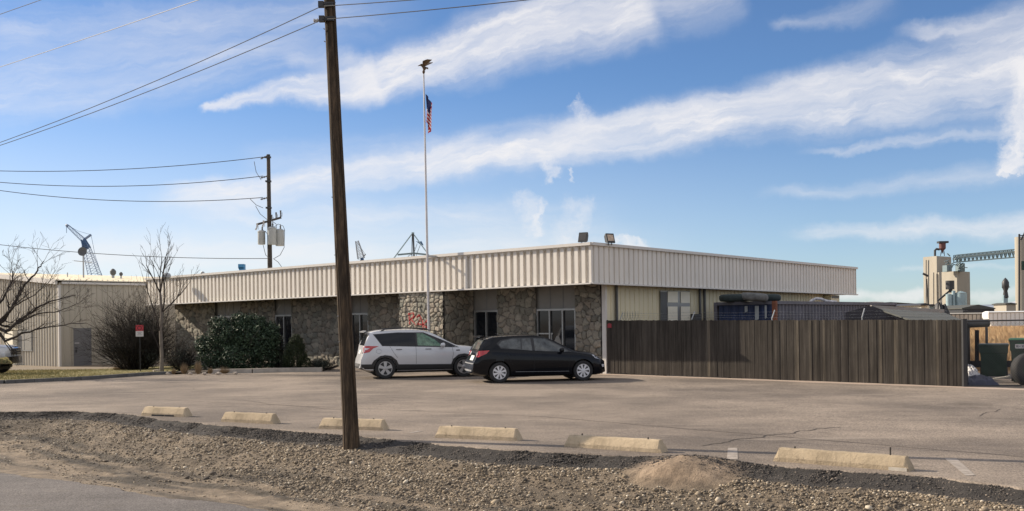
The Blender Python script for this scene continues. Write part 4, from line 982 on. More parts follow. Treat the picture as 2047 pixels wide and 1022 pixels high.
# wheeled bins
def bin_(u0, u1, v0, v1, D, label, tag=False, rz=0.):
    c_ = P((u0+u1)/2, v1, D); zb = c_.z; hh = Z(u0, v0, D)-zb; wt_ = (u1-u0)/F*D; kk = 1+.36/D; c_.x *= kk; c_.y *= kk; c_.y -= .3; rz = -math.atan2(c_.x, c_.y)
    t_ = thing('wheeled_bin', label, 'bin', (c_.x, c_.y+.3, zb), rz, 'green wheeled bins behind the chain-link fence')
    R0 = Vector((c_.x, c_.y+.3, zb))
    def lv(z_, k, kd): return [R0+Vector((sx*wt_/2*k, sy*.38*kd, z_)) for sx, sy in ((-1, -1), (1, -1), (1, 1), (-1, 1))]
    L_ = [lv(0, .76, .70), lv(.06, .80, .74), lv(hh*.70, .88, .92), lv(hh*.72, .93, .97), lv(hh*.93, .95, 1.0), lv(hh*.94, 1.0, 1.06), lv(hh*.965, 1.0, 1.06)]
    m = MB(); V = [q for l_ in L_ for q in l_]; m.add(V, [(4*i+j, 4*i+(j+1) % 4, 4*i+4+(j+1) % 4, 4*i+4+j) for i in range(len(L_)-1) for j in range(4)]+[(3, 2, 1, 0)]); m.build('body', MT['green'], t_)
    m = MB(); a1, a2 = lv(hh*.967, 1.02, 1.1), lv(hh, .92, .95); m.add(a1+a2, [(i, (i+1) % 4, 4+(i+1) % 4, 4+i) for i in range(4)]+[(4, 5, 6, 7), (3, 2, 1, 0)]); m.build('lid', MT['greenl'] if tag else MT['green'], t_)
    for sx in (-1, 1):
        m = MB(); m.lathe([(.02, -.03), (.13, -.03), (.14, 0), (.13, .03), (.02, .03)], R0+Vector((sx*wt_*.42, .30, .13)), 'x', 16); m.build('wheel', MT['blk'], t_)
    m = MB(); m.tube([R0+Vector((-wt_*.4, .45, hh*.9)), R0+Vector((wt_*.4, .45, hh*.9))], .018, 8); m.build('handle', MT['green'], t_)
    if tag:
        x0_, z0_ = -wt_*.33, hh*.78
        m = MB(); m.box(R0+Vector((x0_+.21, -.387, z0_+.05)), (.42, .012, .12)); lb = m.build('label_plate', MT['signwh'], t_)
        m = MB()
        for k, (xx, ww) in enumerate(((.02, .07), (.11, .03), (.17, .06), (.26, .05), (.33, .05))): m.box(R0+Vector((x0_+xx+ww/2, -.395, z0_+.05)), (ww, .004, .05 if k % 2 else .07))
        m.build('marking', MT['signgr'], lb)
        m = MB(); m.box(R0+Vector((-wt_*.30+.4, -.375, hh*.87)), (.75, .012, .05)); m.build('stripe', MT['greenl'], t_)
bin_(1959, 2015, 688, 753, 32.3, 'dark green wheeled bin with a wide rim standing left of the black tyre')
bin_(2021, 2092, 677, 765, 29.9, 'taller green wheeled bin with a white label plate at the right edge of the photo', True)
a_ = P(2056, 742, 29.0); tyre((a_.x, a_.y, H(a_.x, a_.y)+.44), .47, .40, MT['blk'], 'big black tyre standing upright behind the chain-link fence', rot=Matrix.Rotation(math.radians(78), 3, 'Z') @ Matrix.Rotation(math.radians(90), 3, 'Y') if False else Matrix.Rotation(math.radians(84), 3, 'X'))
# litter behind the mesh
r = random.Random(12)
def heap(name, u0, u1, v0, v1, D, mat, label, cat, n=9, jag=.3):
    a_ = P(u0, v1, D); b_ = P(u1, v1, D); h_ = Z(u0, v0, D)-a_.z; cx = (a_+b_)/2; V = []; Fs = []; ni_ = 16; nj_ = 8
    rr = np.random.default_rng(int(u0)); L_ = b_.x-a_.x
    for i in range(ni_):
        for j in range(nj_):
            s_, t_ = i/(ni_-1), j/(nj_-1); e_ = (math.sin(math.pi*s_)**.5)*(math.sin(math.pi*t_)**.5)
            V.append((a_.x+L_*s_, a_.y-.1+.9*t_, a_.z-.02+h_*e_*(1-jag+2*jag*rr.random())))
    Fs = [(i*nj_+j, (i+1)*nj_+j, (i+1)*nj_+j+1, i*nj_+j+1) for i in range(ni_-1) for j in range(nj_-1)]
    m = MB(); m.add(V, Fs); return m.build(name, mat, None, origin=(cx.x, cx.y+.3, a_.z), label=label, cat=cat)
heap('tarpaulin', 1938, 2003, 750, 776, 28.9, MT['tarp'], 'crumpled blue-grey tarpaulin on the ground behind the chain-link fence', 'tarpaulin', jag=.15)
heap('rubble_bag', 1931, 1961, 731, 752, 31.2, MT['white'], 'torn pale rubble bag beside the fence end post', 'bag', jag=.25)
for (ua, va, ub, vb, D, lab) in ((1960, 762, 2018, 753, 30.4, 'pale plank lying in front of the left green bin'), (1984, 772, 2022, 776, 29.4, 'short grey plank on the ground left of the black tyre'), (1932, 752, 1975, 760, 30.6, 'thin white plank beside the blue-grey tarpaulin')):
    a_, b_ = P(ua, va, D+.2), P(ub, vb, D); m = MB(); m.bar(a_, b_, .16, .05); m.build('plank', MT['lumber'] if 'grey' not in lab else MT['gsteel'], None, origin=a_, label=lab, cat='plank', group='planks behind the chain-link fence')
a_ = P(1953, 722, 34.5); m = MB(); m.bar(a_, P(1953, 660, 34.5), .10, .10); m.bar(a_+Vector((-1, .1, -.1)), a_+Vector((2.4, .1, -.12)), .1, .22)
m.build('bollard', MT['darkin'], None, origin=a_, label='slim black post standing before the dry grass field', cat='post')
a_ = P(1935, 645, 33.5); t_ = thing('pipe_barrier', 'dark horizontal pipe on two thin uprights just below the chain-link top rail', 'barrier', (a_.x, a_.y, -.2))
m = MB(); m.tube([P(1932, 648, 33.2), P(1976, 646, 33.2)], .13, 12); m.build('pipe', MT['dsteel'], t_, True)
for u_ in (1936, 1972): q_ = P(u_, 648, 33.2); m = MB(); m.bar((q_.x, q_.y, -.2), (q_.x, q_.y, q_.z-.1), .06, .06); m.build('post', MT['dsteel'], t_)
# ------------------------------------------------------------------ far things
def boxpx(m, u0, u1, v0, v1, D, dep, mat_i=0):
    "box with its front face filling the pixels, lined up with the building's own directions"
    a_ = P(u0, v1, D); b_ = P(u1, v1, D); z1_ = Z((u0+u1)/2, v0, D)
    m.add([(a_.x, a_.y, a_.z), (b_.x, b_.y, a_.z), (b_.x, b_.y+dep, a_.z), (a_.x, a_.y+dep, a_.z), (a_.x, a_.y, z1_), (b_.x, b_.y, z1_), (b_.x, b_.y+dep, z1_), (a_.x, a_.y+dep, z1_)],
          [(0, 1, 2, 3), (4, 5, 6, 7), (0, 1, 5, 4), (1, 2, 6, 5), (2, 3, 7, 6), (3, 0, 4, 7)], mat_i); return m
def pris(m, pts, D, dv):
    V = [P(u, v, D) for u, v in pts]; n = len(V); m.add(V+[q+Vector(dv) for q in V], [tuple(range(n)), tuple(range(2*n-1, n-1, -1))]+[(i, (i+1) % n, n+(i+1) % n, n+i) for i in range(n)]); return m
DE = 480.
b0 = P(1895, 640, DE)
te = thing('grain_elevator', 'tall concrete grain elevator with a red cyclone on its roof far right', 'grain elevator', (b0.x, b0.y, -1))
# lit faces turned to the left front, dark faces to the right
def slab(u0, u1, u2, v0, v1, name, Dn=DE, dl=18, dr=16):
    "tower with a lit face u0-u1 and a shaded face u1-u2"
    a_ = P(u0, v1, Dn+dl); b_ = P(u1, v1, Dn); c_ = P(u2, v1, Dn+dr); z1_ = Z(u1, v0, Dn); z0_ = -1
    d_ = a_+(c_-b_); V = [(q.x, q.y, z_) for z_ in (z0_, z1_) for q in (a_, b_, c_, d_)]
    m = MB(); m.add(V, [(0, 1, 5, 4), (1, 2, 6, 5), (2, 3, 7, 6), (3, 0, 4, 7), (4, 5, 6, 7)]); return m.build(name, MT['conc'], te)
slab(1847, 1874, 1903, 512, 635, 'head_house', DE+11.5, 8, 9.5)
slab(1847.5, 1914, 1940, 542, 635, 'bin_block', DE, 20, 12)
for u_ in (1851, 1856, 1866): m = MB(); m.bar(P(u_, 634, DE+12), P(u_, 520 if u_ < 1860 else 545, DE+12), .5, .6, up=(0, 1, 0)); m.build('pilaster', MT['concd'], te)
m = MB(); m.tube([P(1852, 558, DE-3), P(1856, 620, DE-3)], .35, 6); m.tube([P(1845, 547, DE-3), P(1855, 552, DE-3)], .5, 6); m.build('drain_pipe', MT['dsteel'], te)
m = MB(); cy = P(1884, 500, DE+6); z_ = lambda v_: Z(1884, v_, DE+6)-cy.z
m.lathe([(.1, z_(506)), (.5, z_(502)), (1.5, z_(497)), (1.5, z_(487)), (1.5, z_(485))], cy, n=16); cyc = m.build('cyclone', MT['redst'], te, True)
m = MB(); m.box(P(1884.5, 484.5, DE+6), (4.4, 3, .9)); m.tube([P(1869, 512, DE+6), P(1869, 501, DE+6), P(1872, 498, DE+6), P(1878, 499, DE+6)], .55, 8); m.build('duct', MT['dsteel'], cyc)
m = MB()
for (a_, b_) in (((1880, 512), (1882, 502)), ((1888, 512), (1887, 502)), ((1880, 506), (1888, 506))): m.bar(P(*a_, DE+6), P(*b_, DE+6), .25)
m.build('cyclone_stand', MT['dsteel'], te)
m = MB(); rr_ = random.Random(5)
for k in range(26):
    u_ = rr_.uniform(1895, 1926); v_ = rr_.uniform(512, 538); m.bar(P(u_, v_, DE-4+rr_.uniform(0, 6)), P(u_+rr_.uniform(-9, 9), v_+rr_.uniform(-9, 9), DE-2), .35)
boxpx(m, 1893, 1903, 530, 543, DE-2, 5); boxpx(m, 1919, 1929, 527, 543, DE-1, 5); m.build('head_machinery', MT['tealm'], te)
m = MB(); m.lathe([(1.9, -2), (1.9, 2)], P(1899, 570, DE-6), n=12); m.bar(P(1874, 602, DE-6), P(1904, 577, DE-6), .7); m.bar(P(1901, 585, DE-6), P(1897, 563, DE-6), 1.2); m.build('spout', MT['dsteel'], te)
for (ua, ub, v0, lab) in ((1891, 1903, 589, 'leftmost of the three bluish steel silos at the foot of the grain elevator'), (1903, 1910, 582, 'slimmest pale steel silo, between two wider ones by the grain elevator'), (1910, 1932, 586, 'widest bluish steel silo at the right foot of the grain elevator')):
    c_ = P((ua+ub)/2, 600, DE-12); R_ = (ub-ua)/2/F*DE; zt2 = Z(ua, v0, DE-12); m = MB(); pr = [(R_, -1)]
    nr = 9
    for k in range(nr): pr += [(R_, (zt2)*k/nr), (R_*.97, zt2*(k+.5)/nr)]
    pr += [(R_, zt2), (R_*.1, zt2+R_*.35)]; m.lathe(pr, (c_.x, c_.y, 0), n=20); m.build('steel_silo', MT['silo'], None, True, origin=(c_.x, c_.y, -1), label=lab, cat='silo', group='steel silos by the grain elevator')
# second elevator, cut by the frame
b0 = P(2060, 640, DE-20)
te = thing('concrete_silo_tower', 'pale concrete silo tower at the right edge joined by the conveyor bridge', 'silo', (b0.x, b0.y, -1))
m = MB(); 
for k in range(4):
    cc_ = P(2043+k*20, 600, DE-20+k*2); R_ = 11.5/F*DE; zt2 = Z(2043, 474, DE-20)
    m.lathe([(R_, -1), (R_, zt2), (.01, zt2+.1)], (cc_.x, cc_.y, 0), n=24)
m.build('silo_cylinders', MT['conc'], te, True)
m = MB(); m.bar(P(2037.5, 630, DE-31), P(2037.5, 468, DE-31), .6); m.bar(P(2041, 480, DE-31), P(2050, 462, DE-31), .5); m.bar(P(2036, 471, DE-31), P(2060, 471, DE-31), .4); m.build('ladder', MT['dsteel'], te)
m = MB(); boxpx(m, 2044, 2060, 522, 540, DE-32, 1); m.build('green_sign', MT['green'], te)
# conveyor bridge: truss
tb = thing('conveyor_bridge', 'teal lattice conveyor bridge between the grain elevator and silo tower', 'conveyor', P(1975, 515, DE-6))
m = MB(); A1, A2 = P(1912, 510, DE), P(2034, 498, DE-14); B1, B2 = P(1912, 524, DE), P(2034, 514, DE-14); n = 15
for dy in (0, 3.2):
    o3 = Vector((0, dy, 0)); m.bar(A1+o3, A2+o3, .35); m.bar(B1+o3, B2+o3, .45)
    for k in range(n):
        s0, s1, s2 = k/n, (k+.5)/n, (k+1)/n; m.bar(B1.lerp(B2, s0)+o3, A1.lerp(A2, s1)+o3, .22); m.bar(A1.lerp(A2, s1)+o3, B1.lerp(B2, s2)+o3, .22); m.bar(A1.lerp(A2, s0)+o3, B1.lerp(B2, s0)+o3, .2)
    m.bar(A1.lerp(B1, .3)+o3, A2.lerp(B2, .3)+o3, .8)
m.build('truss', MT['tealm'], tb)
# masts and small buildings near the silos
tb = thing('vent_stack', 'slim grey tower with a dark round head left of the silo tower', 'tower', P(2010, 622, 400)); m = MB(); m.bar(P(2008, 630, 400), P(2008, 590, 400), 1.3); m.bar(P(2013, 630, 400), P(2013, 585, 400), .5); m.build('mast', MT['silo'], tb)
m = MB(); m.lathe([(.3, -4.6), (1.1, -4), (.7, -1.5), (1.3, 0), (1.3, 1.8), (.8, 2.8), (.1, 3.6)], P(2010, 574, 400), n=12); m.bar(P(2003, 575, 400), P(2019, 574, 400), .3); m.build('head', MT['dsteel'], tb, True)
def simple(name, label, cat, u0, u1, v0, v1, D, dep, wall, roofm=None, rv=0, parts=()):
    q_ = P((u0+u1)/2, v1, D); t_ = thing(name, label, cat, q_); m = MB(); boxpx(m, u0, u1, v0, v1, D, dep); m.build('wall', wall, t_)
    if roofm is not None: m = MB(); pris(m, [(u0-2, v0), ((u0+u1)/2, v0-rv), (u1+2, v0), (u1+2, v0+2), (u0-2, v0+2)], D-.5, (0, dep+1, 0)); m.build('roof', roofm, t_)
    return t_
simple('small_building', 'small cream hut with a dark flat roof behind the open shed', 'hut', 1842, 1858, 609, 634, 70, 4, MT['board'], MT['dsteel'], 3)
simple('small_building', 'bluish grey hut end wall right of the cream hut', 'hut', 1859, 1872, 610, 634, 72, 4, MT['silo'], MT['dsteel'], 2)
simple('warehouse', 'long brown low warehouse roofline beyond the shed', 'warehouse', 1716, 1846, 608, 632, 160, 30, MT['rust'], MT['shroof'], 4)
simple('warehouse', 'white flat roofed building seen beyond the blue container', 'warehouse', 1733, 1765, 604, 620, 200, 20, MT['hopper'], MT['hopper'], 1)
simple('warehouse', 'dark low shed at the foot of the grain elevator', 'shed', 1925, 1988, 616, 632, 330, 30, MT['dsteel'], MT['shroof'], 7)
simple('small_building', 'brown block hut beside the silo tower foot', 'hut', 2012, 2031, 607, 630, 380, 10, MT['conc'], MT['shroof'], 2)
heap('rubble_mound', 1868, 1903, 607, 640, 60, MT['dsteel'], 'dark mound of scrap behind the open shed', 'scrap heap')
# hopper wagons
def wagon(u0, u1, v0, v1, D, mat, label):
    a_, b_ = P(u0, v1, D), P(u1, v1, D); c_ = (a_+b_)/2; t_ = thing('hopper_wagon', label, 'railway wagon', (c_.x, c_.y, c_.z), 0, 'hopper wagons beyond the dry grass')
    L_ = b_.x-a_.x; Hh = Z(u0, v0, D)-a_.z; m = MB(); z0_, z1_ = a_.z+Hh*.12, a_.z+Hh
    m.add([(a_.x+L_*.05, a_.y, z0_), (b_.x-L_*.05, a_.y, z0_), (b_.x, a_.y, z1_-Hh*.35), (b_.x, a_.y, z1_-.3), (b_.x-.4, a_.y+.7, z1_), (a_.x+.4, a_.y+.7, z1_), (a_.x, a_.y, z1_-.3), (a_.x, a_.y, z1_-Hh*.35)]+
          [(a_.x+L_*.05, a_.y+3, z0_), (b_.x-L_*.05, a_.y+3, z0_), (b_.x, a_.y+3, z1_-Hh*.35), (b_.x, a_.y+3, z1_-.3), (b_.x-.4, a_.y+2.3, z1_), (a_.x+.4, a_.y+2.3, z1_), (a_.x, a_.y+3, z1_-.3), (a_.x, a_.y+3, z1_-Hh*.35)],
          [(0, 1, 2, 3, 6, 7), (3, 4, 5, 6), (4, 12, 13, 5), (8, 9, 10, 11, 14, 15), (11, 12, 13, 14), (1, 9, 10, 2), (2, 10, 11, 3), (0, 8, 15, 7), (7, 15, 14, 6), (0, 1, 9, 8), (3, 11, 12, 4), (6, 14, 13, 5)])
    m.build('body', mat, t_); m = MB(); n = int(L_/.95)
    for k in range(n+1): x_ = a_.x+.1+(L_-.2)*k/n; m.bar((x_, a_.y-.06, z0_+.2), (x_, a_.y-.06, z1_-.35), .06, .10, up=(0, 1, 0))
    m.bar((a_.x, a_.y-.08, z1_-.3), (b_.x, a_.y-.08, z1_-.3), .15, .15); m.build('rib', MT['hopperg'] if mat is MT['hopper'] else MT['dsteel'], t_)
    for x_ in (a_.x+1.6, b_.x-1.6): m = MB(); m.box((x_, a_.y+1.5, a_.z+.1), (2.2, 2.2, .5)); [m.lathe([(.02, -.06), (.42, -.06), (.42, .06), (.02, .06)], (x_+k, a_.y+.2, a_.z+.0), 'y', 14) for k in (-.8, .8)]; m.build('bogie', MT['dsteel'], t_)
wagon(1976, 2100, 622.5, 657, 232, MT['hopper'], 'white ribbed hopper wagon beyond the dry grass at the right')
wagon(1893, 1970, 626, 657, 236, MT['hopperg'], 'tan hopper wagon with dark ribs left of the white wagon')
# ------------------------------------------------------------------ warehouse at the left
WC = X(118, 54, 0.); WC.z = -.32
tw_ = thing('metal_warehouse', 'tan ribbed metal warehouse with a low gable roof left of the office building', 'warehouse', WC)
EH = Z(118, 561, 54); LG, LE = 15.6, 34.
def rake(t_): return .082*min(t_, LG-t_)
m = MB(); o3 = Vector((WC.x, WC.y, 0)); ribs(m, o3, D2, N2, LG, -.35, EH-.12, lambda t_: rake(t_), depth=.045, start=.15)
# the sag function lifts the foot as well: put the foot back
V = m.v
m.v = [(x, y, (z if i % 2 else -.35)) for i, (x, y, z) in enumerate(V)]
m.build('gable_wall', MT['ware'], tw_)
m = MB(); ribs(m, o3, E2, -D2, LE, -.35, EH-.1, lambda t_: 0., depth=.035, start=.22, w1=.06, w2=.03); m.build('side_wall', MT['ware'], tw_)
m = MB(); c1 = o3+D2*.0; q = o3+D2*LG
m.bar(q+UPV*(-.3), q+UPV*EH, .1, .1, up=E2); m.bar(q+E2*LE-UPV*.3, q+E2*LE+UPV*EH, .1); m.prism([(0, -.3), (LE, -.3), (LE, EH-.1), (0, EH-.1)], q, E2, UPV, D2, .05)
m.prism([(0, -.3), (LG, -.3), (LG, EH-.1), (LG/2, EH+rake(LG/2)-.1), (0, EH-.1)], o3+E2*LE, D2, UPV, E2, .05); m.build('rear_wall', MT['ware'], tw_)
m = MB()
for sgn in (0, 1):
    a_ = o3+(-D2*.12 if not sgn else D2*(LG+.12))-E2*.1; b_ = o3+D2*LG/2-E2*.1; z0_ = EH-.01; z1_ = EH+rake(LG/2)
    V = [a_+UPV*z0_, b_+UPV*z1_, b_+E2*(LE+.2)+UPV*z1_, a_+E2*(LE+.2)+UPV*z0_]; m.add(V+[v_+UPV*.05 for v_ in V], [(0, 3, 2, 1), (4, 5, 6, 7), (0, 1, 5, 4), (3, 7, 6, 2), (0, 4, 7, 3)])
    s_ = 0.
    while s_ < LE: 
        p_ = a_+E2*s_; m.bar(p_+UPV*(z0_+.07), b_+E2*s_+UPV*(z1_+.07), .06, .05); s_ += .305
m.build('roof', MT['roofm'], tw_)
m = MB()
for sgn in (0, 1):
    a_ = (o3 if not sgn else o3+D2*LG)+N2*.14+UPV*(EH-.08); b_ = o3+D2*LG/2+N2*.14+UPV*(EH+rake(LG/2)-.08); m.bar(a_, b_, .12, .24)
m.bar(o3-D2*.1+UPV*(EH-.12)+E2*.1, o3-D2*.1+E2*LE+UPV*(EH-.12), .12, .12)
m.build('eave_trim', MT['trim'], tw_)
m = MB(); m.bar(o3-UPV*.3+N2*.0, o3+UPV*(EH-.25), .12, .12, up=E2); m.build('corner_trim', MT['trim'], tw_)
def gt(u): k = (u-CU)/F; return (o3.x-o3.y*k)/(.7615+.648*k)
def gzv(u, v): q_ = o3+D2*gt(u); return Z(u, v, q_.y)
def st(u): k = (u-CU)/F; return (k*o3.y-o3.x)/(E2.x-k*E2.y)
def szv(u, v): q_ = o3+E2*st(u); return Z(u, v, q_.y)
t0_, t1_ = gt(66), gt(38); za, zb = gzv(52, 702), gzv(52, 661)
m = MB(); m.prism([(t0_, za), (t1_, za), (t1_, zb), (t0_, zb)], o3+N2*.02, D2, UPV, N2, .06); win = m.build('window', MT['frame'], tw_)
for k in (0, 1):
    w__ = (t1_-t0_)/2; m = MB(); m.prism([(t0_+w__*k+.05, za+.06), (t0_+w__*(k+1)-.05, za+.06), (t0_+w__*(k+1)-.05, zb-.05), (t0_+w__*k+.05, zb-.05)], o3+N2*.085, D2, UPV, N2, .008); m.build('pane', MT['panel'], win)
# pale canopy / box left of the window
m = MB(); t2_, t3_ = gt(36), gt(20); m.prism([(t2_, -.3), (t3_, -.3), (t3_, gzv(28, 668)), (t2_, gzv(28, 660))], o3+N2*.05, D2, UPV, N2, .25); m.build('loading_door', MT['board'], tw_)
d0, d1 = st(145.5), st(181); zd = szv(163, 656)
m = MB(); m.prism([(d0-.06, -.32), (d1+.06, -.32), (d1+.06, zd+.06), (d0-.06, zd+.06)], o3-D2*.0, E2, UPV, -D2, .055); m.build('door_frame', MT['ware'], tw_)
MT['door'] = M('door_grey', (.17, .17, .175), .5, var=.06)
m = MB(); m.prism([(d0, -.30), (d1, -.30), (d1, zd), (d0, zd)], o3-D2*.056, E2, UPV, -D2, .02); dr = m.build('door', MT['door'], tw_)
m = MB(); m.box(o3-D2*.10+E2*(d0+.12)+UPV*.78, (.12, .06, .06)); m.box(o3-D2*.09+E2*(d0+.12)+UPV*.62, (.08, .05, .16)); m.build('handle', MT['dsteel'], dr)
m = MB(); m.prism([(d0+.05, 1.02), (d0+.3, 1.02), (d0+.3, 1.06), (d0+.05, 1.06)], o3-D2*.078, E2, UPV, -D2, .006); m.build('notice', MT['signwh'], dr)
# things on the warehouse roof
zr = EH+.3
def onroof(u, D): q_ = P(u, 550, D); q_.z = zr; return q_
q_ = onroof(167, 58); zc_ = Z(167, 503.5, 58); t_ = thing('dish_antenna', 'round dark dish antenna on a thin mast above the warehouse roof', 'antenna', q_)
m = MB(); m.tube([q_, (q_.x, q_.y, zc_)], .045, 8); m.build('mast', MT['steel'], t_)
m = MB(); R3 = Matrix.Rotation(math.radians(80), 3, 'X'); 
pr = [(.001, .0), (.1, .008), (.2, .04), (.26, .08), (.235, .085), (.1, .02), (.001, .015)]
V = []; n = 20
for r_, h_ in pr:
    for k in range(n): V.append(R3 @ Vector((r_*math.cos(6.2832*k/n), r_*math.sin(6.2832*k/n), h_))+Vector((q_.x, q_.y-.04, zc_)))
m.add(V, [(i*n+k, i*n+(k+1) % n, (i+1)*n+(k+1) % n, (i+1)*n+k) for i in range(len(pr)-1) for k in range(n)]); m.build('dish', MT['conduit'], t_, True)
m = MB(); a_ = P(148, 521.5, 58); b_ = P(184, 525, 58); m.tube([a_, b_], .02, 6)
for k in range(7): c_ = a_.lerp(b_, k/6); m.tube([c_+Vector((0, -.2, 0)), c_+Vector((0, .2, 0))], .008, 4)
m.build('aerial', MT['steel'], t_)
for (u_, vt, r_, lab) in ((226, 546, .17, 'dark ball-shaped roof vent on the warehouse, right of the dish'), (242, 549, .10, 'smaller dark cup-shaped vent on the warehouse roof')):
    q_ = onroof(u_, 60); t_ = thing('roof_vent', lab, 'roof vent', q_); zz1 = Z(u_, vt, 60); m = MB(); m.tube([q_, (q_.x, q_.y, zz1)], r_*.5, 8); m.build('pipe', MT['steel'], t_); m = MB(); m.lathe([(r_*.5, -r_*1.2), (r_, -r_*.6), (r_, r_*.3), (r_*.4, r_), (.01, r_*1.1)], (q_.x, q_.y, zz1+r_*.4), n=14); m.build('cap', MT['conduit'], t_, True)
q_ = onroof(135, 58); m = MB(); m.tube([q_, (q_.x, q_.y, Z(135, 545, 58))], .03, 6); m.build('vent_pipe', MT['steel'], None, origin=q_, label='short thin pipe on the warehouse roof left of the dish antenna', cat='vent pipe')
# ------------------------------------------------------------------ cranes and far rigs on the left
def lattice(m, a, b, wa, wb, n, r, side=Vector((1, 0, 0))):
    a = Vector(a); b = Vector(b); d = (b-a).normalized(); x = d.cross(Vector((0, 1, 0))).normalized(); y = Vector((0, 1, 0))
    def c(s, k): w = wa+(wb-wa)*s; return a.lerp(b, s)+(x*(1 if k in (0, 3) else -1)+y*(1 if k < 2 else -1))*w/2
    for k in range(4): m.bar(c(0, k), c(1, k), r)
    for i in range(n):
        for k in range(4): m.bar(c(i/n, k), c((i+1)/n, (k+1) % 4), r*.6)
tcr = thing('lattice_crane', 'pale blue lattice boom crane with a fly jib rising behind the warehouse', 'crane', P(204, 600, 170))
m = MB(); lattice(m, P(205, 600, 170), P(171, 490, 170), 2.2, .9, 22, .075); m.build('boom', MT['cranel'], tcr)
m = MB(); lattice(m, P(174, 497, 170), P(166.5, 479, 170), .9, .5, 4, .16); m.bar(P(174, 498, 170), P(167, 481, 170), .6); m.build('boom_head', MT['craneb'], tcr)
m = MB(); lattice(m, P(166.5, 480, 170), P(134, 450.5, 170), .65, .35, 12, .055); m.tube([P(135, 450, 170), P(132, 452, 170)], .25, 6); m.build('fly_jib', MT['cranel'], tcr)
m = MB(); m.bar(P(167, 480, 170), P(182, 469.5, 170), .3); m.build('jib_strut', MT['cranel'], tcr)
m = MB(); m.tube([P(182, 469.5, 170), P(156, 462, 170), P(135, 450.5, 170)], .03, 4); m.tube([P(182, 469.5, 170), P(190, 510, 170), P(206, 560, 170)], .03, 4); m.tube([P(133, 452, 170), P(133, 466, 170)], .04, 4); m.build('cable', MT['craneb'], tcr)
tcr = thing('tower_crane', 'small pale lattice crane beyond the roof right of the near pole', 'crane', P(724, 540, 260))
m = MB(); lattice(m, P(722, 517, 260), P(713.5, 482, 260), 1.6, .7, 12, .14); m.build('boom', MT['gsteel'], tcr)
m = MB(); m.box(P(724, 519, 260), (.7, 1, .8)); m.box(P(724, 522, 260), (.95, 1, .5)); m.bar(P(724, 560, 260), P(724, 522, 260), .7); m.build('cab', MT['craneb'], tcr)
m = MB(); m.tube([P(713, 483, 260), P(731, 510, 260)], .05, 4); m.bar(P(724, 517, 260), P(731, 508, 260), .25); m.build('counter_jib', MT['gsteel'], tcr)
tr = thing('derrick', 'pyramid-shaped steel derrick with guy legs rising behind the fascia', 'derrick', P(826, 560, 90))
for u_, v_ in ((786, 518), (868, 525)): m = MB(); m.bar(P(825, 466, 90), P(u_-8 if u_ < 800 else u_+8, v_+11, 90), .09); m.build('leg', MT['silo'], tr)
m = MB(); m.bar(P(823, 466, 90), P(828, 466, 90), .12); m.build('crown', MT['silo'], tr)
m = MB(); m.bar(P(824, 467, 90), P(823, 550, 90), .07); m.bar(P(826, 467, 90), P(829, 550, 90), .13); m.build('mast', MT['dsteel'], tr)
m = MB(); m.bar(P(795, 509.5, 90), P(827, 506.5, 90), .14); m.bar(P(827, 506.5, 90), P(856, 509.5, 90), .14); 
for a_, b_ in (((824, 508), (816, 512)), ((829, 495), (826, 507)), ((841, 488), (833, 508)), ((834, 487), (829, 502)), ((816, 512), (818, 530)), ((832, 508), (834, 530))): m.bar(P(*a_, 90), P(*b_, 90), .04)
m.build('platform', MT['tealm'], tr)
m = MB(); pris(m, [(831, 482), (838, 484), (842, 482), (846, 490), (840, 489)], 90, (0, .5, 0)); m.build('monkey_board', MT['craneb'], tr)
tq = thing('pump_head', 'small blue machine head peeking over the fascia left of the utility pole', 'machine', P(483, 560, 80)); m = MB(); boxpx(m, 476, 487, 528, 537, 80, .6); pris(m, [(477, 535), (487, 535), (489.5, 545), (489, 560), (480, 560)], 80, (0, .5, 0)); m.build('housing', MT['bluet'], tq)
# ------------------------------------------------------------------ utility pole behind the office
DU = 64.
up_b = P(541, 640, DU); up_b.z = -.2; up_t = P(536.5, 309, DU)
tu = thing('utility_pole', 'dark utility pole with three grey transformers behind the office roof', 'utility pole', up_b)
def uc(v_): s_ = (v_-309)/(640-309); return up_t.lerp(up_b, s_)
m = MB(); m.tube([up_b, up_b.lerp(up_t, .5), up_t], [.17, .145, .11], 12); m.build('pole', MT['pole2'], tu, True)
for (du, v0, v1, r_, dy) in ((-16, 463, 489, .23, 0), (7, 457, 490, .27, -.25), (20, 461, 492, .27, .05)):
    c_ = uc(475)+Vector((du/F*DU, dy, 0)); z0_, z1_ = Z(540, v1, DU), Z(540, v0, DU); m = MB(); m.lathe([(r_*.9, z0_), (r_*.93, z0_+.03), (r_, z0_+.06), (r_, z1_-.05), (r_*1.08, z1_-.05), (r_*1.08, z1_), (r_*.6, z1_+.09), (.01, z1_+.1)], (c_.x, c_.y, 0), n=18); tr_ = m.build('transformer', MT['gsteel'], tu, True)
    m = MB(); m.lathe([(.03, z1_+.08), (.06, z1_+.12), (.035, z1_+.17), (.06, z1_+.21), (.03, z1_+.3), (.01, z1_+.4)], (c_.x+.05, c_.y, 0), n=8); m.build('bushing', MT['conduit'], tr_)
m = MB(); a_, b_ = uc(418)+Vector((-.75, -.2, -.20)), uc(418)+Vector((.75, .0, .24)); m.bar(a_, b_, .10, .12); m.build('crossarm', MT['pole2'], tu)
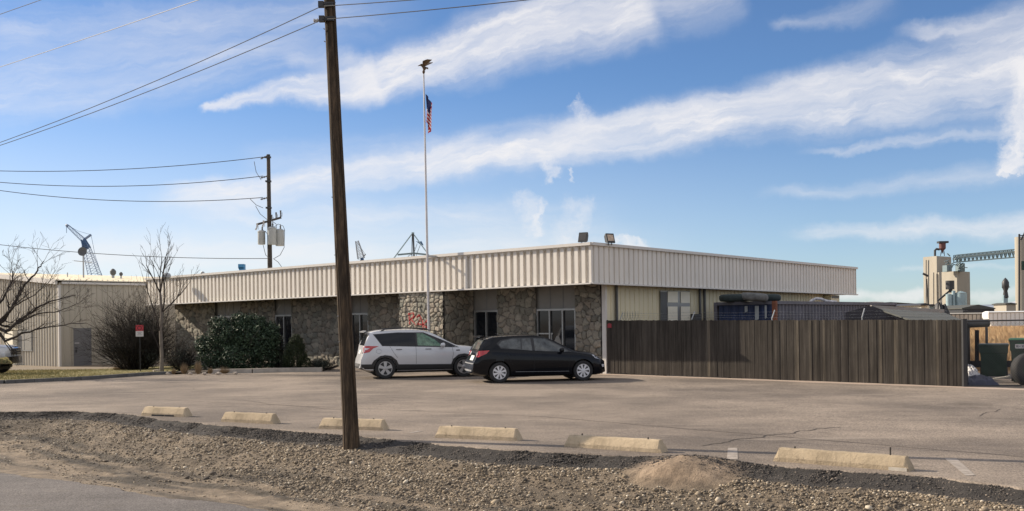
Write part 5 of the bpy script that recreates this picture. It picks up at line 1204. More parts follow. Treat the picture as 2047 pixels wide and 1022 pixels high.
for s_, dz, tl in ((.02, -.22, .08), (.28, -.15, .05), (.62, .05, 0), (.80, .12, 0), (.98, .16, 0)):
    c_ = a_.lerp(b_, s_); m = MB(); m.tube([c_+Vector((-tl, -.05, dz-.12)), c_+Vector((0, -.05, dz+.02)), c_+Vector((tl*.5, -.05, dz+.28))], [.055, .04, .055], 8); m.tube([c_+Vector((.08, -.05, dz-.1)), c_+Vector((.09, -.05, dz+.15))], .018, 6); m.build('fuse_cutout', MT['porc'] if s_ < .5 else MT['conduit'], tu)
for v_ in (396, 353, 314, 517): m = MB(); c_ = uc(v_); m.box(c_+Vector((0, -.1, 0)), (.34, .22, .1)); m.build('clamp', MT['dsteel'], tu)
for pts in ([(535, 440), (520, 428), (511, 412)], [(530, 462), (536, 470)], [(547, 455), (556, 448), (566, 452), (569, 460), (568, 495), (560, 510), (548, 517)], [(541, 440), (552, 448), (553, 456)], [(526, 490), (531, 510), (540, 517)], [(546, 517), (556, 524), (566, 538), (574, 556)], [(508, 323), (512, 344), (522, 360)], [(500, 398), (512, 410), (526, 416)]):
    m = MB(); m.tube([P(u_, v_, DU-.2) for u_, v_ in pts], .018, 5); m.build('jumper', MT['conduit'], tu)
def span(px, D0, D1, r, mat, label, n=24, ins=None, ext=0.):
    "a wire through three photo points, hung as a parabola between depths D0 and D1"
    (u0, v0), (um, vm), (u1, v1) = px; A_, B_ = P(u0, v0, D0), P(u1, v1, D1)
    # sag from the middle point
    k0 = (um-CU)/F; s_ = (k0*A_.y-A_.x)/((B_.x-A_.x)-k0*(B_.y-A_.y)); mid = A_.lerp(B_, s_); zm = Z(um, vm, mid.y); sg = (mid.z-zm)/max(4*s_*(1-s_), .05)
    pts = [A_.lerp(B_, i/n)-UPV*sg*4*(i/n)*(1-i/n) for i in range(n+1)]
    if ext: 
        d_ = (pts[-1]-pts[-2])*n; pts += [pts[-1]+d_*ext*k/6+UPV*(-sg*0) for k in range(1, 7)]
    m = MB(); m.tube(pts, r, 5)
    return m.build('power_line', mat, None, origin=A_, label=label, cat='wire', group='overhead wires')
for (va, vm, vb, lab) in ((315, 338, 344, 'highest of the three thin wires strung left from the utility pole top'), (353, 372, 363, 'middle of the three thin wires strung left from the utility pole'), (396, 402, 376, 'lowest of the three thin wires strung left from the utility pole')):
    span(((526, va-1), (260, vm), (-60, vb-4)), DU, DU+4, .022, MT['wire'], lab)
    m = MB(); a_, b_ = P(536, va-4 if va < 330 else va-1, DU), P(521, va+3, DU); m.tube([a_.lerp(b_, k/6) for k in range(7)], [.03, .06, .03, .06, .03, .06, .03], 8); m.build('insulator', MT['conduit'], tu)
span(((536, 517), (260, 511), (-60, 482)), DU, DU+6, .02, MT['wire'], 'lone low wire running left from the utility pole above the warehouse roof')
# ------------------------------------------------------------------ near pole
nb = P(703.5, 912, 16.9); nt = P(659, 8, 17.6); dirp = (nt-nb)
ntop = nb+dirp*1.32
MT['pole'] = None
t = NT('near_pole_wood').set(.9, spec=.2); v_ = t.coord((1, 1, .07)); n_ = t.noise(v_, 16, 7, .75); n2_ = t.noise(t.coord((1, 1, .15)), 3.2, 4, .6)
c_ = t.mix(1., t.ramp(n_, [(.28, (.018, .014, .010)), (.5, (.062, .045, .031)), (.72, (.16, .108, .066))]), t.ramp(n2_, [(.3, .7), (.7, 1.3)]), 'MULTIPLY')
t.color(c_); t.bump(n_, .9, .02); MT['pole'] = t.m
tn_ = thing('wooden_power_pole', 'rough brown wooden power pole leaning slightly left in front of the parking lot', 'utility pole', (nb.x, nb.y, nb.z-.05))
N_, Kk = 72, 96; V = []; ax = dirp.normalized(); ux = Vector((1, 0, 0)); ux = (ux-ax*ux.dot(ax)).normalized(); uy = ax.cross(ux)
crk = [rng.random()*6.28 for _ in range(9)]
th_ = np.linspace(0, 2*np.pi, N_, endpoint=False)
for i in range(Kk+1):
    s_ = -.03+1.35*i/Kk; c_ = nb+dirp*s_; R_ = (.130*(1-s_)+.094*s_)+ (.012*max(0, 1-s_*14))
    rr = R_*(1+.030*(vnoise(np.cos(th_)*7+3, np.sin(th_)*7+s_*5, 3)-.5)*2+.02*(vnoise(np.cos(th_)*22+3, np.sin(th_)*22+s_*2.5, 5)-.5)*2)
    for j_, (a0, dep, wd, sa, sb) in enumerate(((-.75, .30, .10, -.1, 1.4), (-2.35, .10, .07, -.1, .45), (-1.9, .08, .05, .3, 1.), (-1.2, .07, .05, .0, .7), (-2.75, .1, .05, .4, 1.4), (-.25, .08, .06, 0, .8))):
        if sa < s_ < sb:
            dth = np.abs((th_-(a0+.10*math.sin(s_*5+j_))+np.pi) % (2*np.pi)-np.pi); rr = rr-R_*dep*np.exp(-(dth/wd)**2)
    for k in range(N_): V.append(c_+ux*float(rr[k])*math.cos(th_[k])+uy*float(rr[k])*math.sin(th_[k]))
m = MB(); m.add(V, [(i*N_+k, i*N_+(k+1) % N_, (i+1)*N_+(k+1) % N_, (i+1)*N_+k) for i in range(Kk) for k in range(N_)]+[tuple(Kk*N_+k for k in range(N_))])
m.build('pole', MT['pole'], tn_)
for o__ in [x for x in COL.objects if x.name == 'pole.002' or (x.parent == tn_)]: o__.data.shade_smooth()
def npx(v_): s_ = (v_-912)/(8-912); return nb+dirp*s_
roadd = Vector((ed.x, ed.y, 0))
for v_, nm in ((14, 'upper'), (44, 'lower')):
    c_ = npx(v_); m = MB(); m.tube([c_+Vector((-.12, -.13, 0)), c_+Vector((.12, -.13, .03))], .012, 6); m.box(c_+Vector((-.13, -.10, .01)), (.09, .08, .10)); m.box(c_+Vector((0, -.11, .01)), (.14, .05, .07)); m.build('bracket', MT['dsteel'], tn_)
    if nm == 'lower': m = MB(); m.lathe([(.01, -.05), (.035, -.04), (.02, -.01), (.035, .02), (.01, .05)], c_+Vector((-.22, -.12, -.02)), 'x', 10); m.build('insulator', MT['porc'], tn_)
for v_ in (640, 690, 520, 405, 90, 64): m = MB(); c_ = npx(v_); m.tube([c_+Vector((-.09, -.10, 0)), c_+Vector((-.10, -.15, 0))], .008, 6); m.build('bolt', MT['steel'], tn_)
def wire2(a_, zl, r, mat, label, ul=10, vl=285, right=True):
    k = (ul-CU)/F; dL = -roadd; s_ = (k*a_.y-a_.x)/(dL.x-k*dL.y); L_ = a_+dL*s_; zl_ = Z(ul, vl, L_.y)
    Lf = 44.; # parabola through a_, the seen point, and level again at the next pole
    # z(s) = a.z + b s + c s^2, z(Lf) = a.z
    c2 = (zl_-a_.z)/(s_*(s_-Lf)); pts = [a_+dL*x_+UPV*(c2*x_*(x_-Lf)) for x_ in np.linspace(0, Lf, 40)]
    if right: pts = [a_+roadd*x_+UPV*(c2*x_*(x_-Lf)) for x_ in np.linspace(30, 0, 30)[:-1]]+pts
    m = MB(); m.tube(pts, r, 5); return m.build('power_line', mat, None, origin=a_, label=label, cat='wire', group='overhead wires')
wire2(npx(18)+Vector((-.12, -.14, 0)), 0, .0075, MT['wire'], 'upper of the two dark wires held by the near wooden pole', 10, 283)
wire2(npx(45)+Vector((-.1, -.14, 0)), 0, .0075, MT['wire'], 'lower of the two dark wires held by the near wooden pole', 10, 289)
wire2(npx(-75)+Vector((-.3, -.15, 0)), 0, .008, MT['wirel'], 'bright wire crossing the upper left corner of the sky', 10, 133)
wire2(npx(-190)+Vector((-.3, -.15, 0)), 0, .007, MT['wire'], 'short stretch of wire at the very top left corner', 10, 28)
# ------------------------------------------------------------------ wheel stops
t = NT('wheel_stop_concrete').set(.93, spec=.2); oi = t.node('ShaderNodeObjectInfo'); v_ = t.coord((1, 1, 1))
c_ = t.mix(1., (.50, .40, .275), t.ramp(t.noise(t.coord((1, 1, .5)), 5., 6, .7), [(.3, .72), (.6, 1.08)]), 'MULTIPLY')
c_ = t.mix(1., c_, t.ramp(oi.outputs['Random'], [(0, .82), (1, 1.1)]), 'MULTIPLY')
c_ = t.mix(t.math('MULTIPLY', t.ramp(t.noise(v_, 9., 5, .7), [(.60, 0.), (.70, 1.)]), .55), c_, (.13, .105, .08))
c_ = t.mix(t.math('MULTIPLY', t.ramp(t.noise(v_, 24., 3, .6), [(.68, 0.), (.72, 1.)]), .6), c_, (.06, .05, .04))
t.color(c_); t.bump(t.noise(v_, 26, 5, .75), .9, .015); MT['stop'] = t.m
st_px = [((281, 831), (371, 834)), ((441, 843), (546, 848)), ((636, 857), (767, 861)), ((869, 875), (1034, 882)), ((1127, 893), (1322, 906)), ((1545, 922), (1818, 943))]
labs = ['farthest left wheel stop with dark gaps under its front', 'second wheel stop from the left, near the far left one', 'wheel stop half hidden behind the near wooden pole', 'wheel stop just right of the near wooden pole, ahead of its shadow', 'wheel stop standing right behind the small sand heap', 'nearest and largest wheel stop with a chipped right foot and a pin']
g0 = None; r = random.Random(3)
MT['pin'] = M('rebar_pin', (.03, .025, .02), .7)
def stopmesh(L):
    m = MB(); w0, w1, h = .11, .065, .165; sec = [(-w0, 0), (-w0*.98, .05), (-w1, h-.02), (-w1+.02, h), (w1-.02, h), (w1, h-.02), (w0*.98, .05), (w0, 0)]
    xs_ = [-L/2, -L/2+.062]+list(np.linspace(-L/2+.2, L/2-.2, 9))+[L/2-.062, L/2]; V = []
    for i, x_ in enumerate(xs_):
        e = min(x_+L/2, L/2-x_); hk = min(1., .80+e*3.2); wk = min(1, .97+e)
        for y_, z_ in sec: V.append((x_+(0 if abs(abs(x_)-L/2) > 1e-6 else -math.copysign(z_*.30, x_)), y_*wk+.003*math.sin(x_*9), z_*hk+(.003*math.sin(x_*13+y_*30) if z_ > .03 else 0)))
    n = len(sec); m.add(V, [(i*n+k, i*n+k+1, (i+1)*n+k+1, (i+1)*n+k) for i in range(len(xs_)-1) for k in range(n-1)]+[(i*n+n-1, i*n, (i+1)*n, (i+1)*n+n-1) for i in range(len(xs_)-1)]+[tuple(range(n)), tuple((len(xs_)-1)*n+k for k in range(n))]); return m
for i, ((ua, va), (ub, vb)) in enumerate(st_px):
    a_, b_ = G(ua, va), G(ub, vb); L_ = (b_-a_).length; mid = (a_+b_)/2; mid.z = H(mid.x, mid.y); an = math.atan2(b_.y-a_.y, b_.x-a_.x); mid = mid+Vector((-math.sin(an), math.cos(an), 0))*.11
    t_ = thing('wheel_stop', labs[i], 'wheel stop', (0, 0, 0), 0, 'concrete wheel stops along the lot edge')
    m = stopmesh(L_); b1 = m.build('block', MT['stop'], t_, True); b1.data.set_sharp_from_angle(angle=math.radians(20))
    b1.scale = (1, 1, 1.12 if i < 4 else 1.05)
    for sx in (-1, 1):
        m = MB(); hx = (L_/2-.26)*sx; m.tube([(hx, 0, .10), (hx, 0, .20 if not (i == 5 and sx > 0) else .27)], .011, 6); m.build('pin', MT['pin'], t_)
    if i in (0, 5):
        m = MB()
        for (x0_, x1_) in (((-.33, .0), (.10, .34)) if i == 0 else ((.72*L_/2, .97*L_/2),)): m.box(((x0_+x1_)/2*(L_/1.5 if i == 0 else 1), -.112, .015), (x1_-x0_, .02, .035 if i == 0 else .05))
        m.build('drain_slot' if i == 0 else 'chipped_foot', MT['blkp'] if i == 0 else MT['lumber'], t_)
    t_.location = mid; t_.rotation_euler = (0, 0, an+r.uniform(-.01, .01)); ROOTLOC[t_.name] = mid
# ------------------------------------------------------------------ sign by the kerb
c_ = P(279, 661, 42.5); gz_ = .05; ts_ = thing('notice_sign', 'small red and white notice sign on a thin black post in front of the shrub', 'sign', (c_.x, c_.y, gz_))
m = MB(); m.bar((c_.x, c_.y+.03, gz_-.1), (c_.x, c_.y+.03, Z(279, 655, 42.5)), .03, .03); m.build('post', MT['blkp'], ts_)
z0_, z1_, zm_ = Z(279, 673, 42.5), Z(279, 650, 42.5), Z(279, 662, 42.5); w_ = 15.5/F*42.5
m = MB(); m.box((c_.x, c_.y, (z1_+zm_)/2), (w_, .008, z1_-zm_)); pr_ = m.build('red_panel', MT['signred'], ts_)
m = MB(); m.box((c_.x, c_.y, (z0_+zm_)/2), (w_, .008, zm_-z0_)); pw_ = m.build('white_panel', MT['signwh'], ts_)
m = MB(); m.lathe([(.062, 0), (.095, 0), (.095, .004), (.062, .004), (.062, 0)], (c_.x, c_.y-.009, (z1_+zm_)/2), 'y', 20, caps=False)
for sx in (-1, 1):
    for sz in (-1, 1): m.box((c_.x+sx*.125, c_.y-.006, (z1_+zm_)/2+sz*.085), (.05, .004, .035))
m.build('emblem', MT['signdk'], pr_)
m = MB()
for k in range(3): m.box((c_.x, c_.y-.006, zm_-.05-k*.055), (w_*(.55, .4, .6)[k], .004, .018))
m.build('lettering', MT['signgr'], pw_)
# ------------------------------------------------------------------ cars
def sm(x, xs, ys):
    "smooth interpolation through points"
    return float(np.interp(x, xs, ys))
def csp(xs, ys):
    xs = np.array(xs, float); ys = np.array(ys, float)
    d = np.gradient(ys, xs)
    # monotone-ish cubic hermite
    sl = np.diff(ys)/np.diff(xs); m_ = np.zeros(len(xs)); m_[0] = sl[0]; m_[-1] = sl[-1]
    for i in range(1, len(xs)-1): m_[i] = 0 if sl[i-1]*sl[i] <= 0 else 2*sl[i-1]*sl[i]/(sl[i-1]+sl[i])
    def f(x):
        x = np.clip(x, xs[0], xs[-1]); i = np.clip(np.searchsorted(xs, x)-1, 0, len(xs)-2); h = xs[i+1]-xs[i]; t = (x-xs[i])/h
        return (2*t**3-3*t**2+1)*ys[i]+(t**3-2*t**2+t)*h*m_[i]+(-2*t**3+3*t**2)*ys[i+1]+(t**3-t**2)*h*m_[i+1]
    return f
def make_car(name, label, loc, rz, spec, scale=1.):
    "facing +x; origin on the ground at the middle"
    S_ = spec; L = S_['L']; HW = S_['W']/2; root = thing(name, label, 'car' if S_.get('cat') is None else S_['cat'], (0, 0, 0))
    top = csp(*zip(*S_['top'])); belt = csp(*zip(*S_['belt'])); hr = csp(*zip(*S_['hr'])); bot = csp(*zip(*S_['bot'])); plan = csp(*zip(*S_['plan']))
    xr = csp(*zip(*S_['rear'])); xf = csp(*zip(*S_['front']))
    xs = np.concatenate([np.linspace(-L/2, -L/2+.35, 8)[:-1], np.linspace(-L/2+.35, L/2-.45, 46), np.linspace(L/2-.45, L/2, 10)[1:]])
    V = []; ns = None
    for x in xs:
        zt_, zb_, bl_ = float(top(x)), float(bot(x)), float(belt(x)); w = HW*float(plan(x)); wr = HW*float(hr(x)); bl_ = min(bl_, zt_-.05)
        te_ = zt_-max(.035, min(.075, (zt_-bl_)*.3)); mid_ = zb_+(bl_-zb_)*.50
        sec = [(0, zb_), (w*.80, zb_), (w*.93, zb_+.05), (w*.965, zb_+.16), (w*.985, mid_-.08), (w*1.0, mid_+.06), (w*.992, bl_-.16), (w*.972, bl_-.05), (w*.945, bl_)]
        for k in (.25, .5, .75, 1.):
            yy = w*.945+(wr-w*.945)*(k**1.15); sec.append((yy, bl_+(te_-bl_)*k))
        sec += [(wr*.94, te_+(zt_-te_)*.55), (wr*.80, zt_-(zt_-te_)*.22), (wr*.45, zt_-.006), (0, zt_)]
        full = [(-y, z) for y, z in sec]+[(y, z) for y, z in sec[-2:0:-1]]
        ns = len(full); wr_ = max(0., 1-(x+L/2)/.75); wf_ = max(0., 1-(L/2-x)/.60)
        for y, z in full:
            # round the corners in plan, then lean the ends
            dxr = (float(xr(z))+L/2)*wr_; dxf = (float(xf(z))-L/2)*wf_
            cy = abs(y)/HW
            dxr += .16*cy**3.5*wr_**2; dxf -= .30*cy**3.0*wf_**2
            V.append((x+dxr+dxf, y, z))
    m = MB(); m.add(V, [(i*ns+k, (i+1)*ns+k, (i+1)*ns+(k+1) % ns, i*ns+(k+1) % ns) for i in range(len(xs)-1) for k in range(ns)]+[tuple(range(ns)), tuple((len(xs)-1)*ns+k for k in range(ns-1, -1, -1))])
    # wheel arches by boolean
    body = m.build('body', S_['paint'], root, False)
    bmx = bmesh.new(); bmx.from_mesh(body.data); bmesh.ops.triangulate(bmx, faces=[f for f in bmx.faces if len(f.verts) > 4]); bmx.to_mesh(body.data); bmx.free()
    wx = S_['wx']; R = S_['R']; Ra = R+S_.get('ag', .045)
    dg = bpy.context.evaluated_depsgraph_get(); dg.update()
    bvh = BVHTree.FromObject(body, dg)
    cut = MB()
    for x in wx:
        for sy in (-1, 1): cut.lathe([(Ra, -.2), (Ra, .2)], (x, sy*(HW-.05), R+.01), 'y', 40)
    co_ = cut.build('cutter', MT['blk'], None)
    md = body.modifiers.new('b', 'BOOLEAN'); md.operation = 'DIFFERENCE'; md.object = co_; md.solver = 'EXACT'
    dg = bpy.context.evaluated_depsgraph_get(); dg.update(); me2 = bpy.data.meshes.new_from_object(body.evaluated_get(dg)); body.modifiers.clear(); body.data = me2
    bpy.data.objects.remove(co_, do_unlink=True)
    me2.shade_smooth(); me2.set_sharp_from_angle(angle=math.radians(32)); me2.materials.clear(); me2.materials.append(S_['paint'])
    m = MB()
    for x in wx:
        for sy in (-1, 1):
            n = 20; Vv = []
            for k in range(n+1):
                a_ = -.35+(math.pi+.7)*k/n
                for y in (HW*.50, HW*.955): Vv.append((x+(Ra-.004)*math.cos(a_), sy*y, R+.01+(Ra-.004)*math.sin(a_)))
            m.add(Vv, [(2*k, 2*k+1, 2*k+3, 2*k+2) for k in range(n)])
            m.prism([((Ra-.004)*math.cos(-.35+(math.pi+.7)*k/n), (Ra-.004)*math.sin(-.35+(math.pi+.7)*k/n)) for k in range(n+1)], (x, sy*HW*.50, R+.01), (1, 0, 0), (0, 0, 1), (0, 1, 0), .004)
    m.build('arch_liner', MT['blk'], root)
    m = MB(); m.box((0, 0, .25), (L*.80, HW*1.5, .12)); m.build('underbody', MT['blk'], root)
    def decal(poly, view, off, mat, nm, parent=root, grid=.07, back=None, smooth=True):
        "poly in the (a, b) plane of a view, draped on the body"
        bm = bmesh.new(); vs = [bm.verts.new((a, b, 0)) for a, b in poly]; bm.faces.new(vs)
        mn = [min(p_[i] for p_ in poly) for i in (0, 1)]; mx = [max(p_[i] for p_ in poly) for i in (0, 1)]
        for ax_ in (0, 1):
            c_ = mn[ax_]+grid
            while c_ < mx[ax_]:
                pc_ = (c_, 0, 0) if ax_ == 0 else (0, c_, 0); pn_ = (1, 0, 0) if ax_ == 0 else (0, 1, 0)
                bmesh.ops.bisect_plane(bm, geom=bm.verts[:]+bm.edges[:]+bm.faces[:], plane_co=pc_, plane_no=pn_); c_ += grid
        mm = MB(); Vv = []; vm = {}
        for v_ in bm.verts:
            a, b = v_.co.x, v_.co.y
            o_, d_ = {'R': ((a, -3, b), (0, 1, 0)), 'L': ((a, 3, b), (0, -1, 0)), 'B': ((-4, a, b), (1, 0, 0)), 'F': ((4, a, b), (-1, 0, 0)), 'T': ((a, b, 3), (0, 0, -1))}[view]
            h = bvh.ray_cast(Vector(o_), Vector(d_))
            if h[0] is None:
                h = bvh.find_nearest(Vector(o_)+Vector(d_)*(3-HW*.8 if view in 'RL' else (4-L/2+.1 if view in 'BF' else 2)))
            p_ = h[0]-Vector(d_)*off
            vm[v_] = len(Vv); Vv.append(p_)
        mm.add(Vv, [tuple(vm[v_] for v_ in f.verts) for f in bm.faces]); bm.free()
        o_ = mm.build(nm, mat, parent); 
        if smooth: o_.data.shade_smooth()
        return o_
    def both(poly, off, mat, nm, parent=root, grid=.07):
        o_ = decal(poly, 'R', off, mat, nm, parent, grid); decal(poly, 'L', off, mat, nm, parent, grid); return o_
    def line(pts, w, view, off, mat, nm, parent=root):
        "thin draped line as a polygon"
        lft, rgt = [], []
        for i, p_ in enumerate(pts):
            a = Vector(pts[max(i-1, 0)]); b = Vector(pts[min(i+1, len(pts)-1)]); d = (b-a).normalized(); n_ = Vector((-d.y, d.x))*w/2; lft.append(tuple(Vector(p_)+n_)); rgt.append(tuple(Vector(p_)-n_))
        return decal(lft+rgt[::-1], view, off, mat, nm, parent, .09)
    S_['dress'](root, decal, both, line, bvh, HW, L)
    # wheels
    for x in wx:
        for sy in (-1, 1):
            c_ = Vector((x, sy*(HW-.115), R)); m = MB(); m.lathe([(.02, -.09), (R*.62, -.09), (R*.62, .07), (.02, .07)], c_, 'y', 24); wh = m.build('wheel', MT['hubd'], root, True)
            pr = [(R*.66, -.10), (R*.80, -.112), (R*.94, -.105), (R*.99, -.07), (R, 0), (R*.99, .07), (R*.94, .105), (R*.80, .112), (R*.66, .10), (R*.64, 0), (R*.66, -.10)]
            m = MB(); m.lathe(pr, c_, 'y', 36, caps=False); m.build('tyre', MT['blk'], wh, True)
            m = MB(); y0 = sy*.095; rr_ = R*.665
            m.lathe([(rr_, -sy*.02+y0), (rr_, y0), (rr_-.022, y0), (rr_-.03, y0-sy*.03)], c_, 'y', 32, caps=False)
            nsp = S_['spokes']; ph = .3
            for k in range(nsp):
                a_ = ph+6.28318*k/nsp; hw1, hw2 = S_['spw']; dr_ = Vector((math.cos(a_), 0, math.sin(a_))); dt = Vector((-math.sin(a_), 0, math.cos(a_)))
                if S_['kind'] == 'hub':
                    Vv = [c_+dr_*.045+dt*.02, c_+dr_*(rr_-.015)+dt*hw2, c_+dr_*(rr_-.015)-dt*hw2, c_+dr_*.045-dt*.02]
                else: Vv = [c_+dr_*.04+dt*hw1, c_+dr_*(rr_-.01)+dt*hw2, c_+dr_*(rr_-.01)-dt*hw2, c_+dr_*.04-dt*hw1]
                f_ = [v_+Vector((0, y0-sy*.004, 0)) for v_ in Vv]; g_ = [v_+Vector((0, y0-sy*.03, 0)) for v_ in Vv]
                m.add(f_+g_, [(0, 1, 2, 3), (7, 6, 5, 4), (0, 4, 5, 1), (1, 5, 6, 2), (2, 6, 7, 3), (3, 7, 4, 0)])
            m.lathe([(.06, y0-sy*.02), (.06, y0), (.04, y0+sy*.006), (.001, y0+sy*.006)], c_, 'y', 18); m.build('rim', S_['rim'], wh)
    root.location = loc; root.rotation_euler = (0, 0, rz); root.scale = (scale,)*3; ROOTLOC[root.name] = Vector(loc)
    return root
def R4(pts): return pts
# --- silver suv
def dress_suv(root, decal, both, line, bvh, HW, L):
    g_ = MT['glassd']
    both([(-1.66, 1.475), (-1.42, 1.13), (-.30, 1.10), (-.30, 1.515), (-.9, 1.525)], .004, g_, 'side_window', grid=.06)
    both([(-.24, 1.10), (.62, 1.06), (.36, 1.30), (-.02, 1.505), (-.24, 1.515)], .004, MT['glassg'], 'front_side_window', grid=.06)
    both([(.66, 1.055), (1.12, 1.035), (.80, 1.17), (.48, 1.31)], .004, g_, 'quarter_window', grid=.06)
    # dark window surround behind
    both([(-1.72, 1.50), (-1.44, 1.10), (1.20, 1.01), (.84, 1.19), (.40, 1.38), (.0, 1.54), (-.9, 1.55)], .002, MT['blkp'], 'window_surround', grid=.06)
    decal([(-.62, 1.12), (.62, 1.12), (.54, 1.50), (-.54, 1.50)], 'B', .006, g_, 'rear_window')
    decal([(.42, -.56), (1.0, -.68), (1.0, .68), (.42, .56)], 'T', .006, g_, 'windscreen')
    # cladding
    cl = [(-2.20, .50), (-1.80, .50), (-1.73, .62), (-1.52, .77), (-1.345, .80), (-1.15, .77), (-.96, .62), (-.90, .48), (.90, .44), (.96, .62), (1.15, .77), (1.345, .80), (1.54, .77), (1.73, .62), (1.8, .46), (2.15, .44), (2.15, .25), (1.72, .25), (1.72, .42), (1.6, .66), (1.345, .735), (1.1, .66), (.965, .42), (.95, .22), (-.95, .22), (-.965, .42), (-1.1, .66), (-1.345, .735), (-1.6, .66), (-1.72, .42), (-1.72, .27), (-2.20, .30)]
    both(cl, .006, MT['blkp'], 'lower_cladding', grid=.06)
    decal([(-.80, .30), (.80, .30), (.80, .52), (-.80, .52)], 'B', .008, MT['blkp'], 'rear_bumper_cladding')
    for x_ in (-.62, .38): pass
    for pts in ([(-.30, 1.07), (-.30, .48)], [(-1.18, 1.08), (-1.05, .86), (-.93, .70)], [(.95, 1.02), (.98, .8), (.93, .6)], [(-.93, .47), (.92, .45)]):
        for vw in 'RL': line(pts, .012, vw, .004, MT['seamg'], 'door_seam')
    for x_ in (-.98, .02):
        for vw in 'RL': decal([(x_, .965), (x_+.20, .965), (x_+.20, .99), (x_, .99)], vw, .022, MT['seamg'], 'door_handle')
    for vw in 'RL': decal([(1.08, .90), (1.22, .90), (1.20, .94), (1.08, .935)], vw, .008, MT['blkp'], 'fender_vent')
    # tail lamps wrap from side to back
    for vw, sy in (('R', -1), ('L', 1)):
        tl = decal([(-2.16, 1.12), (-1.55, 1.10), (-1.74, 1.03), (-1.88, .90), (-2.2, .86)], vw, .008, MT['red'], 'tail_lamp', grid=.05)
        decal([(-2.14, 1.045), (-1.86, 1.045), (-1.95, .98), (-2.16, .98)], vw, .012, MT['lens'], 'reflector', parent=tl, grid=.05)
        decal([(sy*.72, 1.10), (sy*.86, 1.11), (sy*.86, .93), (sy*.75, .97)], 'B', .008, MT['red'], 'tail_lamp')
        decal([(2.05, .86), (1.55, .96), (1.75, .84), (2.05, .76)], vw, .006, MT['lens'], 'headlight', grid=.05)
        # mirror
        m = MB(); m.lathe([(.01, -.09), (.06, -.07), (.085, 0), (.075, .06), (.02, .085)], (.60, sy*(HW+.09), 1.10), 'x', 14); m.bar((.62, sy*(HW-.10), 1.06), (.62, sy*(HW+.06), 1.09), .05, .03); m.build('wing_mirror', MT['paintw'], root, True)
        # roof rail
        m = MB(); rx = [(-1.45, 1.60), (-1.3, 1.66), (-.6, 1.70), (.05, 1.665), (.22, 1.60)]; m.tube([(x_, sy*.60, z_) for x_, z_ in rx], .02, 6); m.build('roof_rail', MT['blkp'], root)
    for vw in 'RL':
        n = 20; line([(-1.56+.085*math.cos(6.283*k/n), .93+.075*math.sin(6.283*k/n)) for k in range(n)], .008, vw, .004, MT['seamg'], 'fuel_flap')
    decal([(-.26, .84), (.26, .84), (.26, .97), (-.26, .97)], 'B', .012, MT['plate'], 'number_plate')
    decal([(-.6, .55), (.6, .55), (.62, .78), (-.62, .78)], 'F', .008, MT['blkp'], 'grille')
    m = MB(); m.prism([(-.58, 0), (.58, 0), (.50, .10), (-.50, .10)], (-2.02, 0, 1.56), (0, 1, 0), (1, 0, 0.35), (0, 0, 1), .03); m.build('roof_spoiler', MT['paintw'], root)
suv = dict(L=4.52, W=1.84, R=.355, wx=(-1.345, 1.345), spokes=5, spw=(.035, .062), rim=MT['alloy'], kind='alloy', paint=MT['paintw'],
    top=[(-2.26, 1.565), (-1.9, 1.61), (-1.2, 1.655), (-.5, 1.665), (0, 1.625), (.45, 1.47), (.85, 1.25), (1.18, 1.095), (1.6, 1.05), (2.0, .97), (2.16, .88), (2.26, .78)],
    belt=[(-2.26, 1.12), (-1.4, 1.09), (-.5, 1.065), (.6, 1.03), (1.15, 1.0), (1.7, .93), (2.1, .82), (2.26, .72)],
    hr=[(-2.26, .66), (-1.6, .68), (-.5, .69), (.2, .68), (.8, .76), (1.2, .86), (1.7, .85), (2.26, .70)],
    bot=[(-2.26, .36), (-2.0, .26), (-1, .22), (1.4, .22), (2.0, .25), (2.26, .34)],
    plan=[(-2.26, .90), (-2.05, .965), (-1.5, 1.), (1.2, 1.), (1.8, .985), (2.1, .93), (2.26, .80)],
    rear=[(.2, -2.20), (.36, -2.26), (.62, -2.25), (.85, -2.17), (1.08, -2.13), (1.3, -2.00), (1.5, -1.86), (1.66, -1.82)],
    front=[(.2, 2.16), (.4, 2.26), (.65, 2.24), (.8, 2.18), (1.0, 2.05)], dress=dress_suv)
gA = G(770, 757.5); yaw = math.radians(15)
vd = Vector((math.cos(yaw), math.sin(yaw), 0)); vr = Vector((math.sin(yaw), -math.cos(yaw), 0))
c_ = gA+vd*1.345*1.01-vr*(.92-.1); make_car('silver_suv', 'silver-white SUV with black lower cladding parked left of the black hatchback', (c_.x, c_.y, .0), yaw, suv, 1.01)
